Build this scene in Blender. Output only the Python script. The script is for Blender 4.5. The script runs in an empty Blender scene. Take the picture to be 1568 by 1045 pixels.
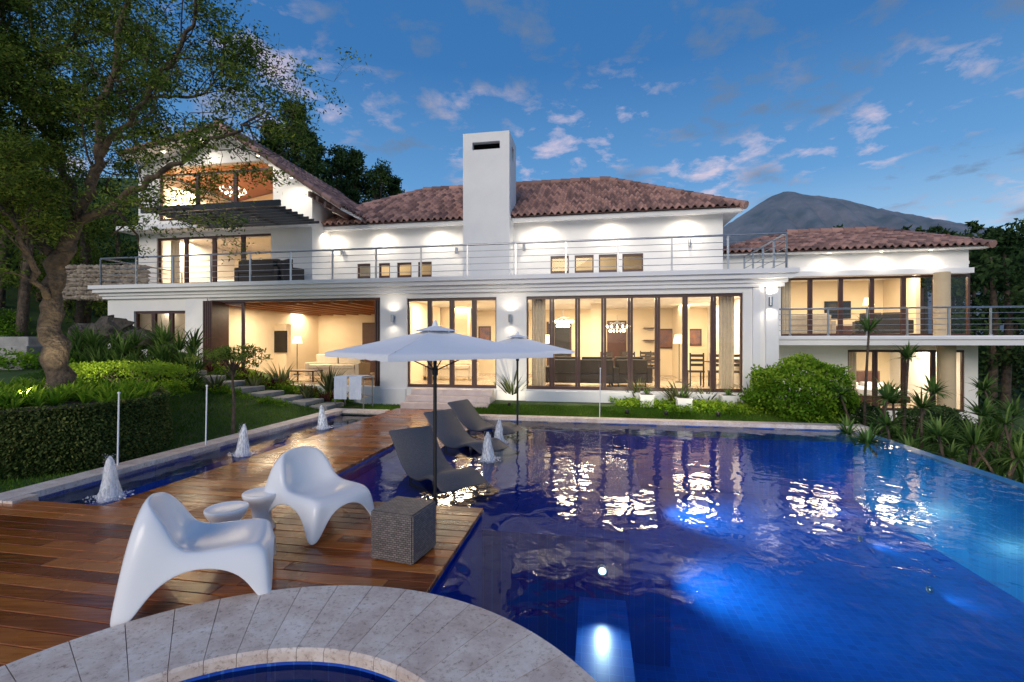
import bpy, math, random, bmesh
import numpy as np
from math import radians as rad
from mathutils import Vector
R=random.Random(7); N=np.random.default_rng(7)
scene=bpy.context.scene
CA,SA=math.cos(rad(10)),math.sin(rad(10))
F=720.0; H0=525.0; CH=1.8
def W(s,t,z=0.): return (s*CA+t*SA, 13.5+t*CA-s*SA, z)
def inv(X,Y): return (X*CA-(Y-13.5)*SA, X*SA+(Y-13.5)*CA)
def S(u,t=0.):
    k=(u-784)/F
    return (k*(13.5+t*CA)-t*SA)/(CA+k*SA)
def Zv(v,s,t): return CH+(H0-v)/F*(13.5+t*CA-s*SA)
def P(u,v,Y): return ((u-784)/F*Y, Y, CH+(H0-v)/F*Y)
def G(u,v,z=0.):
    Y=(CH-z)*F/(v-H0); return ((u-784)/F*Y,Y,z)
# ------------------------------------------------------------ mesh builder
class M:
    def __init__(s): s.V=[];s.n=0;s.Fc=[];s.C=[]
    def add(s,v,f,mat=0,c=0.5,smooth=False,house=False):
        v=np.asarray(v,dtype=float).reshape(-1,3)
        if house:
            v=np.stack([v[:,0]*CA+v[:,1]*SA,13.5+v[:,1]*CA-v[:,0]*SA,v[:,2]],1)
        f=np.asarray(f,dtype=np.int64)+s.n
        s.V.append(v); s.C.append(np.broadcast_to(np.asarray(c,dtype=float),(len(v),)).copy())
        s.Fc.append((f,mat,smooth)); s.n+=len(v)
    BF=[[0,3,2,1],[4,5,6,7],[0,1,5,4],[1,2,6,5],[2,3,7,6],[3,0,4,7]]
    def box(s,x0,x1,y0,y1,z0,z1,mat=0,c=None,house=True):
        if x0>x1:x0,x1=x1,x0
        v=[(x0,y0,z0),(x1,y0,z0),(x1,y1,z0),(x0,y1,z0),(x0,y0,z1),(x1,y0,z1),(x1,y1,z1),(x0,y1,z1)]
        s.add(v,s.BF,mat,R.random() if c is None else c,False,house)
    def poly(s,pts,mat=0,c=.5,house=True): s.add(pts,[list(range(len(pts)))],mat,c,False,house)
    def tube(s,pts,rad_,k=8,mat=0,c=.5,house=False,smooth=True,cap=True):
        pts=np.asarray(pts,dtype=float); n=len(pts)
        rad_=np.broadcast_to(np.asarray(rad_,dtype=float),(n,))
        d=np.gradient(pts,axis=0)
        d/=np.linalg.norm(d,axis=1)[:,None]+1e-9
        ref=np.array([0,0,1.]) if abs(d[:,2]).mean()<.85 else np.array([1.,0,0])
        a=np.cross(d,ref); a/=np.linalg.norm(a,axis=1)[:,None]+1e-9; b=np.cross(d,a)
        th=np.arange(k)*2*np.pi/k
        v=(pts[:,None]+rad_[:,None,None]*(a[:,None]*np.cos(th)[None,:,None]+b[:,None]*np.sin(th)[None,:,None])).reshape(-1,3)
        i=np.arange(n-1)[:,None]*k; j=np.arange(k)[None]
        j2=(j+1)%k
        f=np.stack([i+j,i+k+j,i+k+j2,i+j2],-1).reshape(-1,4)
        s.add(v,f,mat,c,smooth,house)
        if cap:
            s.add(v[:k],[list(range(k))],mat,c,False,house); s.add(v[-k:],[list(range(k))[::-1]],mat,c,False,house)
    def lathe(s,prof,cx,cy,z0=0,k=24,mat=0,c=.5,house=False,smooth=True):
        n=len(prof); th=np.arange(k)*2*np.pi/k
        v=np.array([[(cx+r*math.cos(a),cy+r*math.sin(a),z0+z) for a in th] for r,z in prof]).reshape(-1,3)
        i=np.arange(n-1)[:,None]*k; j=np.arange(k)[None]; j2=(j+1)%k
        s.add(v,np.stack([i+j,i+j2,i+k+j2,i+k+j],-1).reshape(-1,4),mat,c,smooth,house)
    def leaves(s,p,l,w,c,mat=0,flat=0.0,dirs=None):
        p=np.asarray(p); n=len(p)
        d=N.normal(size=(n,3)) if dirs is None else dirs+N.normal(size=(n,3))*.35
        d[:,2]*=(1-flat); d/=np.linalg.norm(d,axis=1)[:,None]+1e-9
        e=N.normal(size=(n,3)); e=np.cross(d,e); e/=np.linalg.norm(e,axis=1)[:,None]+1e-9
        L=l*N.uniform(.6,1.4,(n,1)); Wd=w*N.uniform(.6,1.4,(n,1))
        v=np.stack([p,p+d*L*.45+e*Wd*.5,p+d*L,p+d*L*.45-e*Wd*.5],1).reshape(-1,3)
        f=np.arange(n*4).reshape(-1,4)
        s.add(v,f,mat,np.repeat(np.broadcast_to(c,(n,)),4))
    def done(s,name,mats,parent=None,loc=None,rotz=None):
        me=bpy.data.meshes.new(name)
        V=np.concatenate(s.V); me.vertices.add(len(V)); me.vertices.foreach_set('co',V.astype(np.float32).ravel())
        loops=[];tot=[];mi=[];sm_=[]
        for f,m,q in s.Fc:
            loops.append(f.ravel()); tot+= [f.shape[1]]*len(f); mi.append(np.full(len(f),m)); sm_.append(np.full(len(f),q))
        loops=np.concatenate(loops); tot=np.array(tot); st=np.concatenate([[0],np.cumsum(tot)[:-1]])
        me.loops.add(len(loops)); me.loops.foreach_set('vertex_index',loops.astype(np.int32))
        me.polygons.add(len(tot)); me.polygons.foreach_set('loop_start',st.astype(np.int32))
        me.polygons.foreach_set('material_index',np.concatenate(mi).astype(np.int32))
        me.polygons.foreach_set('use_smooth',np.concatenate(sm_))
        at=me.attributes.new('rnd','FLOAT','POINT'); at.data.foreach_set('value',np.concatenate(s.C).astype(np.float32))
        for m in mats: me.materials.append(m)
        me.update(calc_edges=True); me.validate()
        o=bpy.data.objects.new(name,me); scene.collection.objects.link(o)
        if parent: o.parent=parent
        if loc is not None: o.location=loc
        if rotz is not None: o.rotation_euler[2]=rotz
        return o
def empty(name,parent=None):
    e=bpy.data.objects.new(name,None); scene.collection.objects.link(e); e.empty_display_size=.3
    if parent: e.parent=parent
    return e
def mod(o,t,**k):
    m=o.modifiers.new(t,t)
    for a,b in k.items(): setattr(m,a,b)
    return m
# ------------------------------------------------------------ materials
def nt(name):
    m=bpy.data.materials.new(name); m.use_nodes=True; n=m.node_tree; b=n.nodes['Principled BSDF']; return m,n,b
def link(n,a,b): n.links.new(a,b)
def nd(n,t,**k):
    x=n.nodes.new(t)
    for a,b in k.items():
        if a=='ins':
            for i,v in b.items(): x.inputs[i].default_value=v
        else: setattr(x,a,b)
    return x
def ramp(n,fac,stops):
    r=nd(n,'ShaderNodeValToRGB'); e=r.color_ramp.elements
    while len(e)<len(stops): e.new(.5)
    for i,(p,c) in enumerate(stops): e[i].position=p; e[i].color=(*c,1) if len(c)==3 else c
    link(n,fac,r.inputs[0]); return r.outputs[0]
def pm(name,c1,c2=None,rough=.6,scale=3.,bump=0.,bscale=30.,attr=0.,metal=0.,spec=None,dist=.02):
    m,n,b=nt(name); c2=c2 or tuple(x*.8 for x in c1)
    g=nd(n,'ShaderNodeNewGeometry')
    no=nd(n,'ShaderNodeTexNoise',ins={'Scale':scale,'Detail':6.,'Roughness':.6}); link(n,g.outputs['Position'],no.inputs['Vector'])
    fac=no.outputs['Fac']
    if attr:
        a=nd(n,'ShaderNodeAttribute',attribute_name='rnd'); mx=nd(n,'ShaderNodeMix',ins={0:attr}); link(n,fac,mx.inputs[2]); link(n,a.outputs['Fac'],mx.inputs[3]); fac=mx.outputs[0]
    lo,hi=(.3,.7) if not attr else (.3-.25*attr,.7+.25*attr)
    link(n,ramp(n,fac,[(lo,c2),(hi,c1)]),b.inputs['Base Color'])
    b.inputs['Roughness'].default_value=rough; b.inputs['Metallic'].default_value=metal
    if spec is not None: b.inputs['Specular IOR Level'].default_value=spec
    if bump:
        bn=nd(n,'ShaderNodeTexNoise',ins={'Scale':bscale,'Detail':5.}); link(n,g.outputs['Position'],bn.inputs['Vector'])
        bu=nd(n,'ShaderNodeBump',ins={'Strength':bump,'Distance':dist}); link(n,bn.outputs['Fac'],bu.inputs['Height']); link(n,bu.outputs[0],b.inputs['Normal'])
    return m
def foliage(name,dark,mid,light,tr=.35):
    m=bpy.data.materials.new(name); m.use_nodes=True; n=m.node_tree; n.nodes.clear()
    a=nd(n,'ShaderNodeAttribute',attribute_name='rnd')
    c=ramp(n,a.outputs['Fac'],[(0.,dark),(.5,mid),(1.,light)])
    d=nd(n,'ShaderNodeBsdfDiffuse'); t=nd(n,'ShaderNodeBsdfTranslucent'); mx=nd(n,'ShaderNodeMixShader',ins={0:tr}); o=nd(n,'ShaderNodeOutputMaterial')
    link(n,c,d.inputs['Color']); link(n,c,t.inputs['Color']); link(n,d.outputs[0],mx.inputs[1]); link(n,t.outputs[0],mx.inputs[2]); link(n,mx.outputs[0],o.inputs[0])
    return m
def emis(name,col,st):
    m=bpy.data.materials.new(name); m.use_nodes=True; n=m.node_tree; n.nodes.clear()
    e=nd(n,'ShaderNodeEmission',ins={'Color':(*col,1),'Strength':st}); o=nd(n,'ShaderNodeOutputMaterial'); link(n,e.outputs[0],o.inputs[0]); return m
def glassy(name,tint,ior,rough,bumps=()):
    m=bpy.data.materials.new(name); m.use_nodes=True; n=m.node_tree; n.nodes.clear()
    tr=nd(n,'ShaderNodeBsdfTransparent',ins={'Color':(*tint,1)}); gl=nd(n,'ShaderNodeBsdfGlossy',ins={'Roughness':rough})
    fr=nd(n,'ShaderNodeFresnel',ins={'IOR':ior}); mx=nd(n,'ShaderNodeMixShader'); o=nd(n,'ShaderNodeOutputMaterial')
    g=nd(n,'ShaderNodeNewGeometry'); last=None
    for sc,dist,stretch in bumps:
        mp=nd(n,'ShaderNodeMapping'); mp.inputs['Scale'].default_value=stretch; link(n,g.outputs['Position'],mp.inputs[0])
        bn=nd(n,'ShaderNodeTexNoise',ins={'Scale':sc,'Detail':2.,'Distortion':.5}); link(n,mp.outputs[0],bn.inputs['Vector'])
        bu=nd(n,'ShaderNodeBump',ins={'Strength':1.,'Distance':dist}); link(n,bn.outputs['Fac'],bu.inputs['Height'])
        if last: link(n,last.outputs[0],bu.inputs['Normal'])
        last=bu
    if last: link(n,last.outputs[0],gl.inputs['Normal']); link(n,last.outputs[0],fr.inputs['Normal'])
    link(n,fr.outputs[0],mx.inputs[0]); link(n,tr.outputs[0],mx.inputs[1]); link(n,gl.outputs[0],mx.inputs[2]); link(n,mx.outputs[0],o.inputs[0])
    return m
def tilemat(name,c1,c2,grout,size,rough=.3):
    m,n,b=nt(name); g=nd(n,'ShaderNodeNewGeometry')
    mp=nd(n,'ShaderNodeMapping'); mp.inputs['Rotation'].default_value=(0,0,rad(10)); link(n,g.outputs['Position'],mp.inputs[0])
    br=nd(n,'ShaderNodeTexBrick',ins={'Color1':(*c1,1),'Color2':(*c2,1),'Mortar':(*grout,1),'Scale':1.,'Mortar Size':.04*size,'Brick Width':size,'Row Height':size,'Bias':0.}); br.offset=0
    link(n,mp.outputs[0],br.inputs[0]); link(n,br.outputs[0],b.inputs['Base Color']); b.inputs['Roughness'].default_value=rough
    return m
MW=pm('white_stucco',(.84,.83,.81),(.77,.76,.75),.75,1.2,.3,60)
MCOR=pm('white_trim_paint',(.80,.80,.81),(.74,.74,.76),.6,2,.1,40)
MINT=pm('interior_cream_wall',(.76,.65,.48),(.70,.59,.42),.7,1)
MFRM=pm('brown_window_frame',(.085,.037,.03),(.055,.024,.02),.35,8)
MDARK=pm('dark_metal',(.02,.02,.022),(.015,.015,.015),.4,5)
MSTEEL=pm('steel_rail',(.45,.46,.48),(.35,.36,.38),.3,8,metal=.9)
MGL=glassy('window_glass',(.97,.98,.97),1.45,.01)
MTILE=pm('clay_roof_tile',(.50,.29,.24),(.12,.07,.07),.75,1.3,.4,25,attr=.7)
MWOODC=pm('timber_ceiling',(.42,.18,.06),(.26,.10,.035),.45,6,attr=.5)
MFLOORI=pm('interior_floor_tile',(.45,.36,.27),(.38,.3,.22),.2,2)
def deckmat():
    m,n,b=nt('hardwood_deck'); g=nd(n,'ShaderNodeNewGeometry'); a=nd(n,'ShaderNodeAttribute',attribute_name='rnd')
    mp=nd(n,'ShaderNodeMapping'); mp.inputs['Rotation'].default_value=(0,0,rad(10)); mp.inputs['Scale'].default_value=(1.2,22,1); link(n,g.outputs['Position'],mp.inputs[0])
    ad=nd(n,'ShaderNodeVectorMath',operation='ADD'); link(n,mp.outputs[0],ad.inputs[0])
    cm=nd(n,'ShaderNodeCombineXYZ'); ml=nd(n,'ShaderNodeMath',operation='MULTIPLY',ins={1:37.}); link(n,a.outputs['Fac'],ml.inputs[0]); link(n,ml.outputs[0],cm.inputs[0]); link(n,cm.outputs[0],ad.inputs[1])
    no=nd(n,'ShaderNodeTexNoise',ins={'Scale':1.6,'Detail':8.,'Roughness':.65,'Distortion':.8}); link(n,ad.outputs[0],no.inputs['Vector'])
    mx=nd(n,'ShaderNodeMix',ins={0:.34}); link(n,no.outputs['Fac'],mx.inputs[2]); link(n,a.outputs['Fac'],mx.inputs[3])
    link(n,ramp(n,mx.outputs[0],[(.2,(.07,.016,.006)),(.42,(.22,.058,.013)),(.6,(.39,.12,.025)),(.85,(.56,.22,.055))]),b.inputs['Base Color'])
    bg=nd(n,'ShaderNodeTexNoise',ins={'Scale':1.3,'Detail':4.}); link(n,g.outputs['Position'],bg.inputs['Vector'])
    rr=nd(n,'ShaderNodeMapRange',ins={1:.38,2:.62,3:.08,4:.38}); link(n,bg.outputs['Fac'],rr.inputs[0]); link(n,rr.outputs[0],b.inputs['Roughness'])
    bu=nd(n,'ShaderNodeBump',ins={'Strength':.35,'Distance':.004}); link(n,no.outputs['Fac'],bu.inputs['Height']); link(n,bu.outputs[0],b.inputs['Normal'])
    return m
MDECK=deckmat()
MPOOL=tilemat('pool_mosaic_blue',(.008,.16,.66),(.005,.12,.54),(.02,.20,.66),.10)
MLEDGE=tilemat('pool_ledge_mosaic',(.016,.09,.56),(.010,.065,.44),(.04,.15,.60),.10)
MTURQ=tilemat('pool_edge_glow_mosaic',(.01,.24,.50),(.008,.18,.42),(.02,.26,.52),.10)  # edge tiles coloured turquoise, carrying the underwater glow in their colour
MWATER=glassy('pool_water',(.70,.91,.98),1.33,.012,[(1.2,.015,(1,1,1)),(4.5,.0066,(1,.8,1))])
def stonemat():
    m,n,b=nt('coping_stone'); g=nd(n,'ShaderNodeNewGeometry'); a=nd(n,'ShaderNodeAttribute',attribute_name='rnd')
    no=nd(n,'ShaderNodeTexNoise',ins={'Scale':5.,'Detail':9.,'Roughness':.7}); link(n,g.outputs['Position'],no.inputs['Vector'])
    vo=nd(n,'ShaderNodeTexNoise',ins={'Scale':34.,'Detail':6.,'Roughness':.8}); link(n,g.outputs['Position'],vo.inputs['Vector'])
    mx=nd(n,'ShaderNodeMix',ins={0:.10}); link(n,no.outputs['Fac'],mx.inputs[2]); link(n,a.outputs['Fac'],mx.inputs[3])
    c1=ramp(n,mx.outputs[0],[(.3,(.52,.39,.33)),(.5,(.70,.58,.50)),(.7,(.84,.76,.69))])
    c2=ramp(n,vo.outputs['Fac'],[(.34,(.42,.34,.29)),(.47,(1,1,1))])
    mm=nd(n,'ShaderNodeMix',data_type='RGBA',blend_type='MULTIPLY',ins={0:.85}); link(n,c1,mm.inputs[6]); link(n,c2,mm.inputs[7]); link(n,mm.outputs[2],b.inputs['Base Color'])
    b.inputs['Roughness'].default_value=.6
    bu=nd(n,'ShaderNodeBump',ins={'Strength':.6,'Distance':.004}); link(n,vo.outputs['Fac'],bu.inputs['Height']); link(n,bu.outputs[0],b.inputs['Normal'])
    return m
MSTONE=stonemat()
MGRASS=pm('lawn_grass',(.06,.12,.02),(.025,.055,.010),.9,1.4,.8,60)
MBLADE=foliage('grass_blades',(.03,.08,.01),(.08,.17,.02),(.17,.29,.05))
MBARK=pm('tree_bark',(.16,.115,.08),(.035,.026,.02),.9,7,1.,16,dist=.06)
MLEAF=foliage('tree_leaves',(.015,.035,.008),(.085,.14,.028),(.26,.33,.06),.45)
MLEAFD=foliage('dark_leaves',(.008,.022,.010),(.028,.06,.022),(.08,.13,.045),.25)
MLEAFB=foliage('bright_leaves',(.03,.085,.008),(.12,.26,.02),(.35,.50,.05),.4)
MIVY=foliage('ivy_leaves',(.015,.03,.008),(.065,.10,.028),(.19,.22,.065),.25)
MSTRAP=foliage('strap_leaves',(.02,.05,.013),(.08,.16,.035),(.24,.34,.10),.25)
MFLAX=foliage('flax_leaves',(.03,.04,.02),(.09,.12,.05),(.26,.27,.13),.2)
MPURP=foliage('purple_leaves',(.03,.012,.012),(.09,.03,.03),(.2,.08,.06),.25)
MPLAS=pm('white_plastic',(.84,.84,.86),(.83,.83,.85),.25,2,spec=.5)
MGREYW=pm('grey_wicker',(.105,.105,.125),(.055,.055,.07),.6,60,.8,120,dist=.005)
MCANV=pm('white_canvas',(.83,.83,.86),(.78,.79,.83),.85,1.5,.15,150)
MCUSH=pm('sofa_fabric_dark',(.05,.04,.035),(.035,.03,.025),.8,10)
MCREAMF=pm('sofa_fabric_cream',(.6,.52,.4),(.5,.43,.33),.8,10)
MROCK=pm('garden_rock',(.13,.11,.09),(.03,.027,.025),.9,3,1.,7,dist=.12)
MSLAB=pm('path_slab',(.38,.37,.35),(.26,.25,.24),.8,4,.5,20)
MLITE=emis('lamp_warm',(1,.84,.60),12)
MLITEW=emis('lamp_white',(.75,.92,1),3)
MTV=pm('tv_black',(.01,.01,.012),(.008,.008,.01),.15,2)
MCLOTH=pm('towel_cloth',(.72,.77,.85),(.6,.66,.78),.9,5,.3,60)
def foam():
    m=bpy.data.materials.new('fountain_foam'); m.use_nodes=True; n=m.node_tree; n.nodes.clear()
    d=nd(n,'ShaderNodeBsdfPrincipled',ins={'Base Color':(.95,.97,1,1),'Roughness':.35}); tl=nd(n,'ShaderNodeBsdfTranslucent',ins={'Color':(.95,.97,1,1)}); m1=nd(n,'ShaderNodeMixShader',ins={0:.4})
    tp=nd(n,'ShaderNodeBsdfTransparent'); m2=nd(n,'ShaderNodeMixShader'); o=nd(n,'ShaderNodeOutputMaterial')
    g=nd(n,'ShaderNodeNewGeometry'); no=nd(n,'ShaderNodeTexNoise',ins={'Scale':40.,'Detail':4.}); mp=nd(n,'ShaderNodeMapping'); mp.inputs['Scale'].default_value=(1,1,.22); link(n,g.outputs['Position'],mp.inputs[0]); link(n,mp.outputs[0],no.inputs['Vector'])
    rr=nd(n,'ShaderNodeMapRange',ins={1:.36,2:.60,3:.25,4:1.}); link(n,no.outputs['Fac'],rr.inputs[0])
    link(n,d.outputs[0],m1.inputs[1]); link(n,tl.outputs[0],m1.inputs[2]); link(n,rr.outputs[0],m2.inputs[0]); link(n,tp.outputs[0],m2.inputs[1]); link(n,m1.outputs[0],m2.inputs[2]); link(n,m2.outputs[0],o.inputs[0]); return m
MFOAM=foam()
# ------------------------------------------------------------ lights
def lamp(kind,name,loc,power,col=(1,.82,.58),parent=None,to=None,size=.1,angle=90,blend=.6,sx=None):
    l=bpy.data.lights.new(name,kind); l.energy=power; l.color=col
    if kind=='SPOT': l.spot_size=rad(angle); l.spot_blend=blend; l.shadow_soft_size=size
    if kind=='POINT': l.shadow_soft_size=size
    if kind=='AREA':
        l.size=size
        if sx: l.shape='RECTANGLE'; l.size=sx; l.size_y=size
    o=bpy.data.objects.new(name,l); scene.collection.objects.link(o); o.location=loc
    if parent: o.parent=parent
    if to is not None: o.rotation_euler=(Vector(to)-Vector(loc)).to_track_quat('-Z','Y').to_euler()
    return o
# ============================================================ HOUSE
house=empty('white_house')
def wall(m,s0,s1,t0,t1,z0,z1,ops,mat=0):
    xs=sorted(set([s0,s1]+[o[0] for o in ops]+[o[1] for o in ops]))
    for a,b in zip(xs[:-1],xs[1:]):
        mid=(a+b)/2; cur=z0
        for o in sorted([o for o in ops if o[0]<mid<o[1]],key=lambda o:o[2]):
            if o[2]>cur+1e-4: m.box(a,b,t0,t1,cur,o[2],mat)
            cur=o[3]
        if cur<z1-1e-4: m.box(a,b,t0,t1,cur,z1,mat)
def glazing(mf,mg,s0,s1,t,z0,z1,n,fw=.07,double=True):
    mf.box(s0,s1,t-.05,t+.07,z1-.08,z1-.002); mf.box(s0,s1,t-.05,t+.07,z0+.002,z0+.09)
    w=(s1-s0)/n
    for i in range(n+1):
        x=s0+i*w
        a=fw if (double and 0<i<n) else fw*.6
        x0=max(s0+.002,x-a); x1=min(s1-.002,x+a)
        if double and 0<i<n:
            mf.box(x0,x-.004,t-.035,t+.05,z0+.09,z1-.08); mf.box(x+.004,x1,t-.035,t+.05,z0+.09,z1-.08)
        else: mf.box(x0,x1,t-.04,t+.055,z0+.09,z1-.08)
    mg.poly([(s0+.01,t+.012,z0+.05),(s1-.01,t+.012,z0+.05),(s1-.01,t+.012,z1-.05),(s0+.01,t+.012,z1-.05)])
walls=M(); trim=M(); frm=M(); gls=M(); inn=M(); flo=M(); wood=M(); blk=M()
FZ=.47; DT=3.12
sL=S(165); sR=S(1193)
w1=(S(205),S(285)); o1=(S(322),S(582)); o2=(S(623),S(760)); o3=(S(806),S(1138))
wall(walls,sL,sR,0,.3,-1.2,3.26,[(w1[0],w1[1],1.75,2.85),(o1[0],o1[1],FZ,DT+.05),(o2[0],o2[1],FZ,DT),(o3[0],o3[1],FZ,DT)])
walls.box(sR-.3,sR,.3,9,-1.2,3.26); walls.box(sL,sL+.3,.3,9,-1.2,3.26)
for a,b in [(S(1152),S(1163)),(S(1172),S(1190))]: trim.box(a,b,-.06,-.003,.0,3.24)
trim.box(S(1140),sR+.05,-.10,-.004,-.3,.30)
trim.box(S(583),S(622),-.05,-.004,-.3,.42); trim.box(S(761),S(805),-.05,-.004,-.3,.42)
trim.box(S(806),S(1138),-.14,-.004,-.3,FZ-.03)
trim.box(S(286),S(319),-.06,-.004,-.1,3.22)
for a,z0,z1 in [(.10,3.262,3.36),(.16,3.362,3.46),(.28,3.462,3.58),(.36,3.582,3.70)]:
    trim.box(sL-a,sR+a,-a,9,z0,z1)
glazing(frm,gls,w1[0],w1[1],.12,1.75,2.85,3)
glazing(frm,gls,o2[0],o2[1],.12,FZ,DT,4)
glazing(frm,gls,o3[0],o3[1],.12,FZ,DT,8)
for i in range(5):
    x=o1[0]+.05+i*.07; frm.box(x,x+.05,-.35,.35,FZ+.01,DT)
frm.box(S(341),S(370),.1,.16,FZ,FZ+.1); frm.box(S(341),S(370),.1,.16,DT-.1,DT+.04); frm.box(S(366),S(370),.1,.16,FZ+.1,DT-.1)
gls.poly([(S(341),.13,FZ),(S(370),.13,FZ),(S(370),.13,DT),(S(341),.13,DT)])
for i in range(3):
    x=o1[1]-.06-i*.07; frm.box(x,x+.05,.05,.65,FZ+.01,DT)
frm.box(o1[0],o1[1],.05,.2,DT-.02,DT+.048)
flo.box(sL+.3,sR-.3,.3,6.9,FZ-.25,FZ)
ceilz=3.2
inn.box(sL+.3,sR-.3,6.6,6.8,FZ,3.26)
inn.box(S(585),S(600),.3,4.5,FZ,3.255)
inn.box(o1[0]-.5,o1[0]-.35,.3,6.6,FZ,3.255)
walls.box(S(600),sR-.3,.3,6.6,ceilz,3.258)
wood.box(o1[0]-.35,S(585),.3,6.6,ceilz,3.258)
for i in range(9): wood.box(o1[0]-.3+i*.62,o1[0]-.18+i*.62,.31,6.55,3.04,ceilz-.003)
inn.box(S(680,5),S(720,5),4.6,5.0,FZ,ceilz-.004); inn.box(S(905,4),S(925,4),3.8,4.3,FZ,ceilz-.004); inn.box(S(1040,5),S(1052,5),4.5,6.6,FZ,ceilz-.005)
for u0,u1 in [(840,872),(1090,1112)]:
    blk.box(S(u0,6.5),S(u1,6.5),6.55,6.59,FZ,2.6); frm.box(S(u0,6.5)-.08,S(u0,6.5),6.52,6.59,FZ,2.68); frm.box(S(u1,6.5),S(u1,6.5)+.08,6.52,6.59,FZ,2.68)  # flat black panels give the doorways their shade as colour
frm.box(S(548,6),S(575,6),6.4,6.59,FZ,2.7)
frm.box(S(930,6),S(960,6),6.4,6.5,FZ,2.7)
inn.box(S(366,4),S(448,4),3.6,3.9,FZ,2.55)
wood.box(S(455,6.3),S(480,6.3),6.3,6.59,FZ,2.6)
for i in range(4): frm.box(S(985,6.4),S(1003,6.4),6.25,6.59,FZ+.4+i*.5,FZ+.44+i*.5)
frm.box(S(640,6.2),S(672,6.2),6.1,6.59,FZ,FZ+.9)
st=M()
for i in range(3): st.box(S(618,-1)-.02*(2-i),S(746,-1)+.02*(2-i),-1.12+i*.33,-.143,(-.1 if i==0 else .155*i+.001),.155*(i+1),0,.5)
st.done('steps',[pm('step_stone',(.66,.56,.53),(.50,.40,.38),.5,4)],house)
T2=3.2; uL=S(465,T2); uR=S(1107,T2); EZ=6.12
ops=[]
for a,b in [(547,567),(580,597),(608,630),(640,661)]: ops.append((S(a,T2),S(b,T2),4.22,4.78))
for a,b in [(843,871),(880,909),(917,946),(953,985)]: ops.append((S(a,T2),S(b,T2),4.22,4.84))
dr=(S(474,T2),S(501,T2),3.72,5.1)
wall(walls,uL,uR,T2,T2+.25,3.7,EZ,ops+[dr])
walls.box(uR-.25,uR,T2+.25,10.5,3.7,EZ); walls.box(uL,uL+.25,T2+.25,10.5,3.7,EZ)
for o in ops: glazing(frm,gls,o[0],o[1],T2+.08,o[2],o[3],1,double=False)
glazing(frm,gls,dr[0],dr[1],T2+.08,dr[2],dr[3],1,double=False)
inn.box(uL+.25,uR-.25,5.4,5.5,3.7,EZ-.01); inn.box(uL+.25,uR-.25,3.46,5.4,EZ-.12,EZ-.02)
walls.box(uL-.5,uR+.48,2.72,2.9,5.98,6.115)
walls.box(uL-.5,uR+.48,2.9,T2-.002,6.06,6.11)
walls.box(uR+.003,uR+.48,T2,10,6.06,6.11)
cl=S(709,2.35); cr=S(780,2.35)
wall(walls,cl,cr,2.35,2.55,3.7,8.98,[(cl+.33,cr-.33,8.40,8.66),(cl+.22,cr-.25,3.78,3.92)])
walls.box(cl,cl+.2,2.55,3.7,3.7,8.98)
for a,b,z0,z1 in [(2.55,2.8,3.7,8.98),(3.25,3.7,3.7,8.98),(2.8,3.25,3.7,8.2),(2.8,3.25,8.66,8.98)]: walls.box(cr-.2,cr,a,b,z0,z1)
walls.box(cl+.2,cr-.2,3.5,3.7,3.7,8.98); walls.box(cl+.2,cr-.2,2.55,3.5,8.85,8.975)
blk.box(cl+.21,cr-.21,2.9,3.1,3.75,8.8)  # black core puts the shade behind the chimney slots into colour
roof=M()
def tile_roof(o,a,b,L,Rl,clip,tw=.23,tl=.38):
    o=np.array(o,float);a=np.array(a,float);b=np.array(b,float); nrm=np.cross(a,b)
    if nrm[2]<0:nrm=-nrm
    nc=int(L/tw); nr=int(math.ceil(Rl/tl)); q=8
    prof=[(.075*math.sin(math.pi*k/(q*.6)) if k<=q*.6 else -.028*math.sin(math.pi*(k-q*.6)/(q*.4))) for k in range(q)]
    xs=np.concatenate([[i*tw+k*tw/q for k in range(q)] for i in range(nc)]+[[nc*tw]]); pr=np.array(prof*nc+[prof[0]])
    hv=N.random((nc,nr)); n=len(xs)
    for r in range(nr):
        ya=r*tl; yb=min(Rl,ya+tl*1.12); h0,h1=.06,.012
        jit=np.repeat(N.normal(size=nc)*.006,q); jit=np.append(jit,jit[-1])
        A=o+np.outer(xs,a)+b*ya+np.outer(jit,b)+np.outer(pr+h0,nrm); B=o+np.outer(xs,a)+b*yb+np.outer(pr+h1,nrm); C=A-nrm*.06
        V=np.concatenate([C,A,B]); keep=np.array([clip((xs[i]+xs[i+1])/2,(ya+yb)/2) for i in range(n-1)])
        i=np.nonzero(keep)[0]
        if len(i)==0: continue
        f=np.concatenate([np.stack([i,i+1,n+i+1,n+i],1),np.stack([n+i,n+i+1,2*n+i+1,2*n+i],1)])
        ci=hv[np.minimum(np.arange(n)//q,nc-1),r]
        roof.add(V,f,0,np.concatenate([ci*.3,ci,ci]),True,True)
def cap(p0,p1,r=.12):
    p0=np.array(p0,float);p1=np.array(p1,float);L=np.linalg.norm(p1-p0);n=max(1,int(L/.4))
    for i in range(n):
        a=p0+(p1-p0)*i/n; b=p0+(p1-p0)*(i+1.08)/n
        roof.tube([a,b],[r*1.1,r*.88],8,0,R.random(),True)
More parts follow.
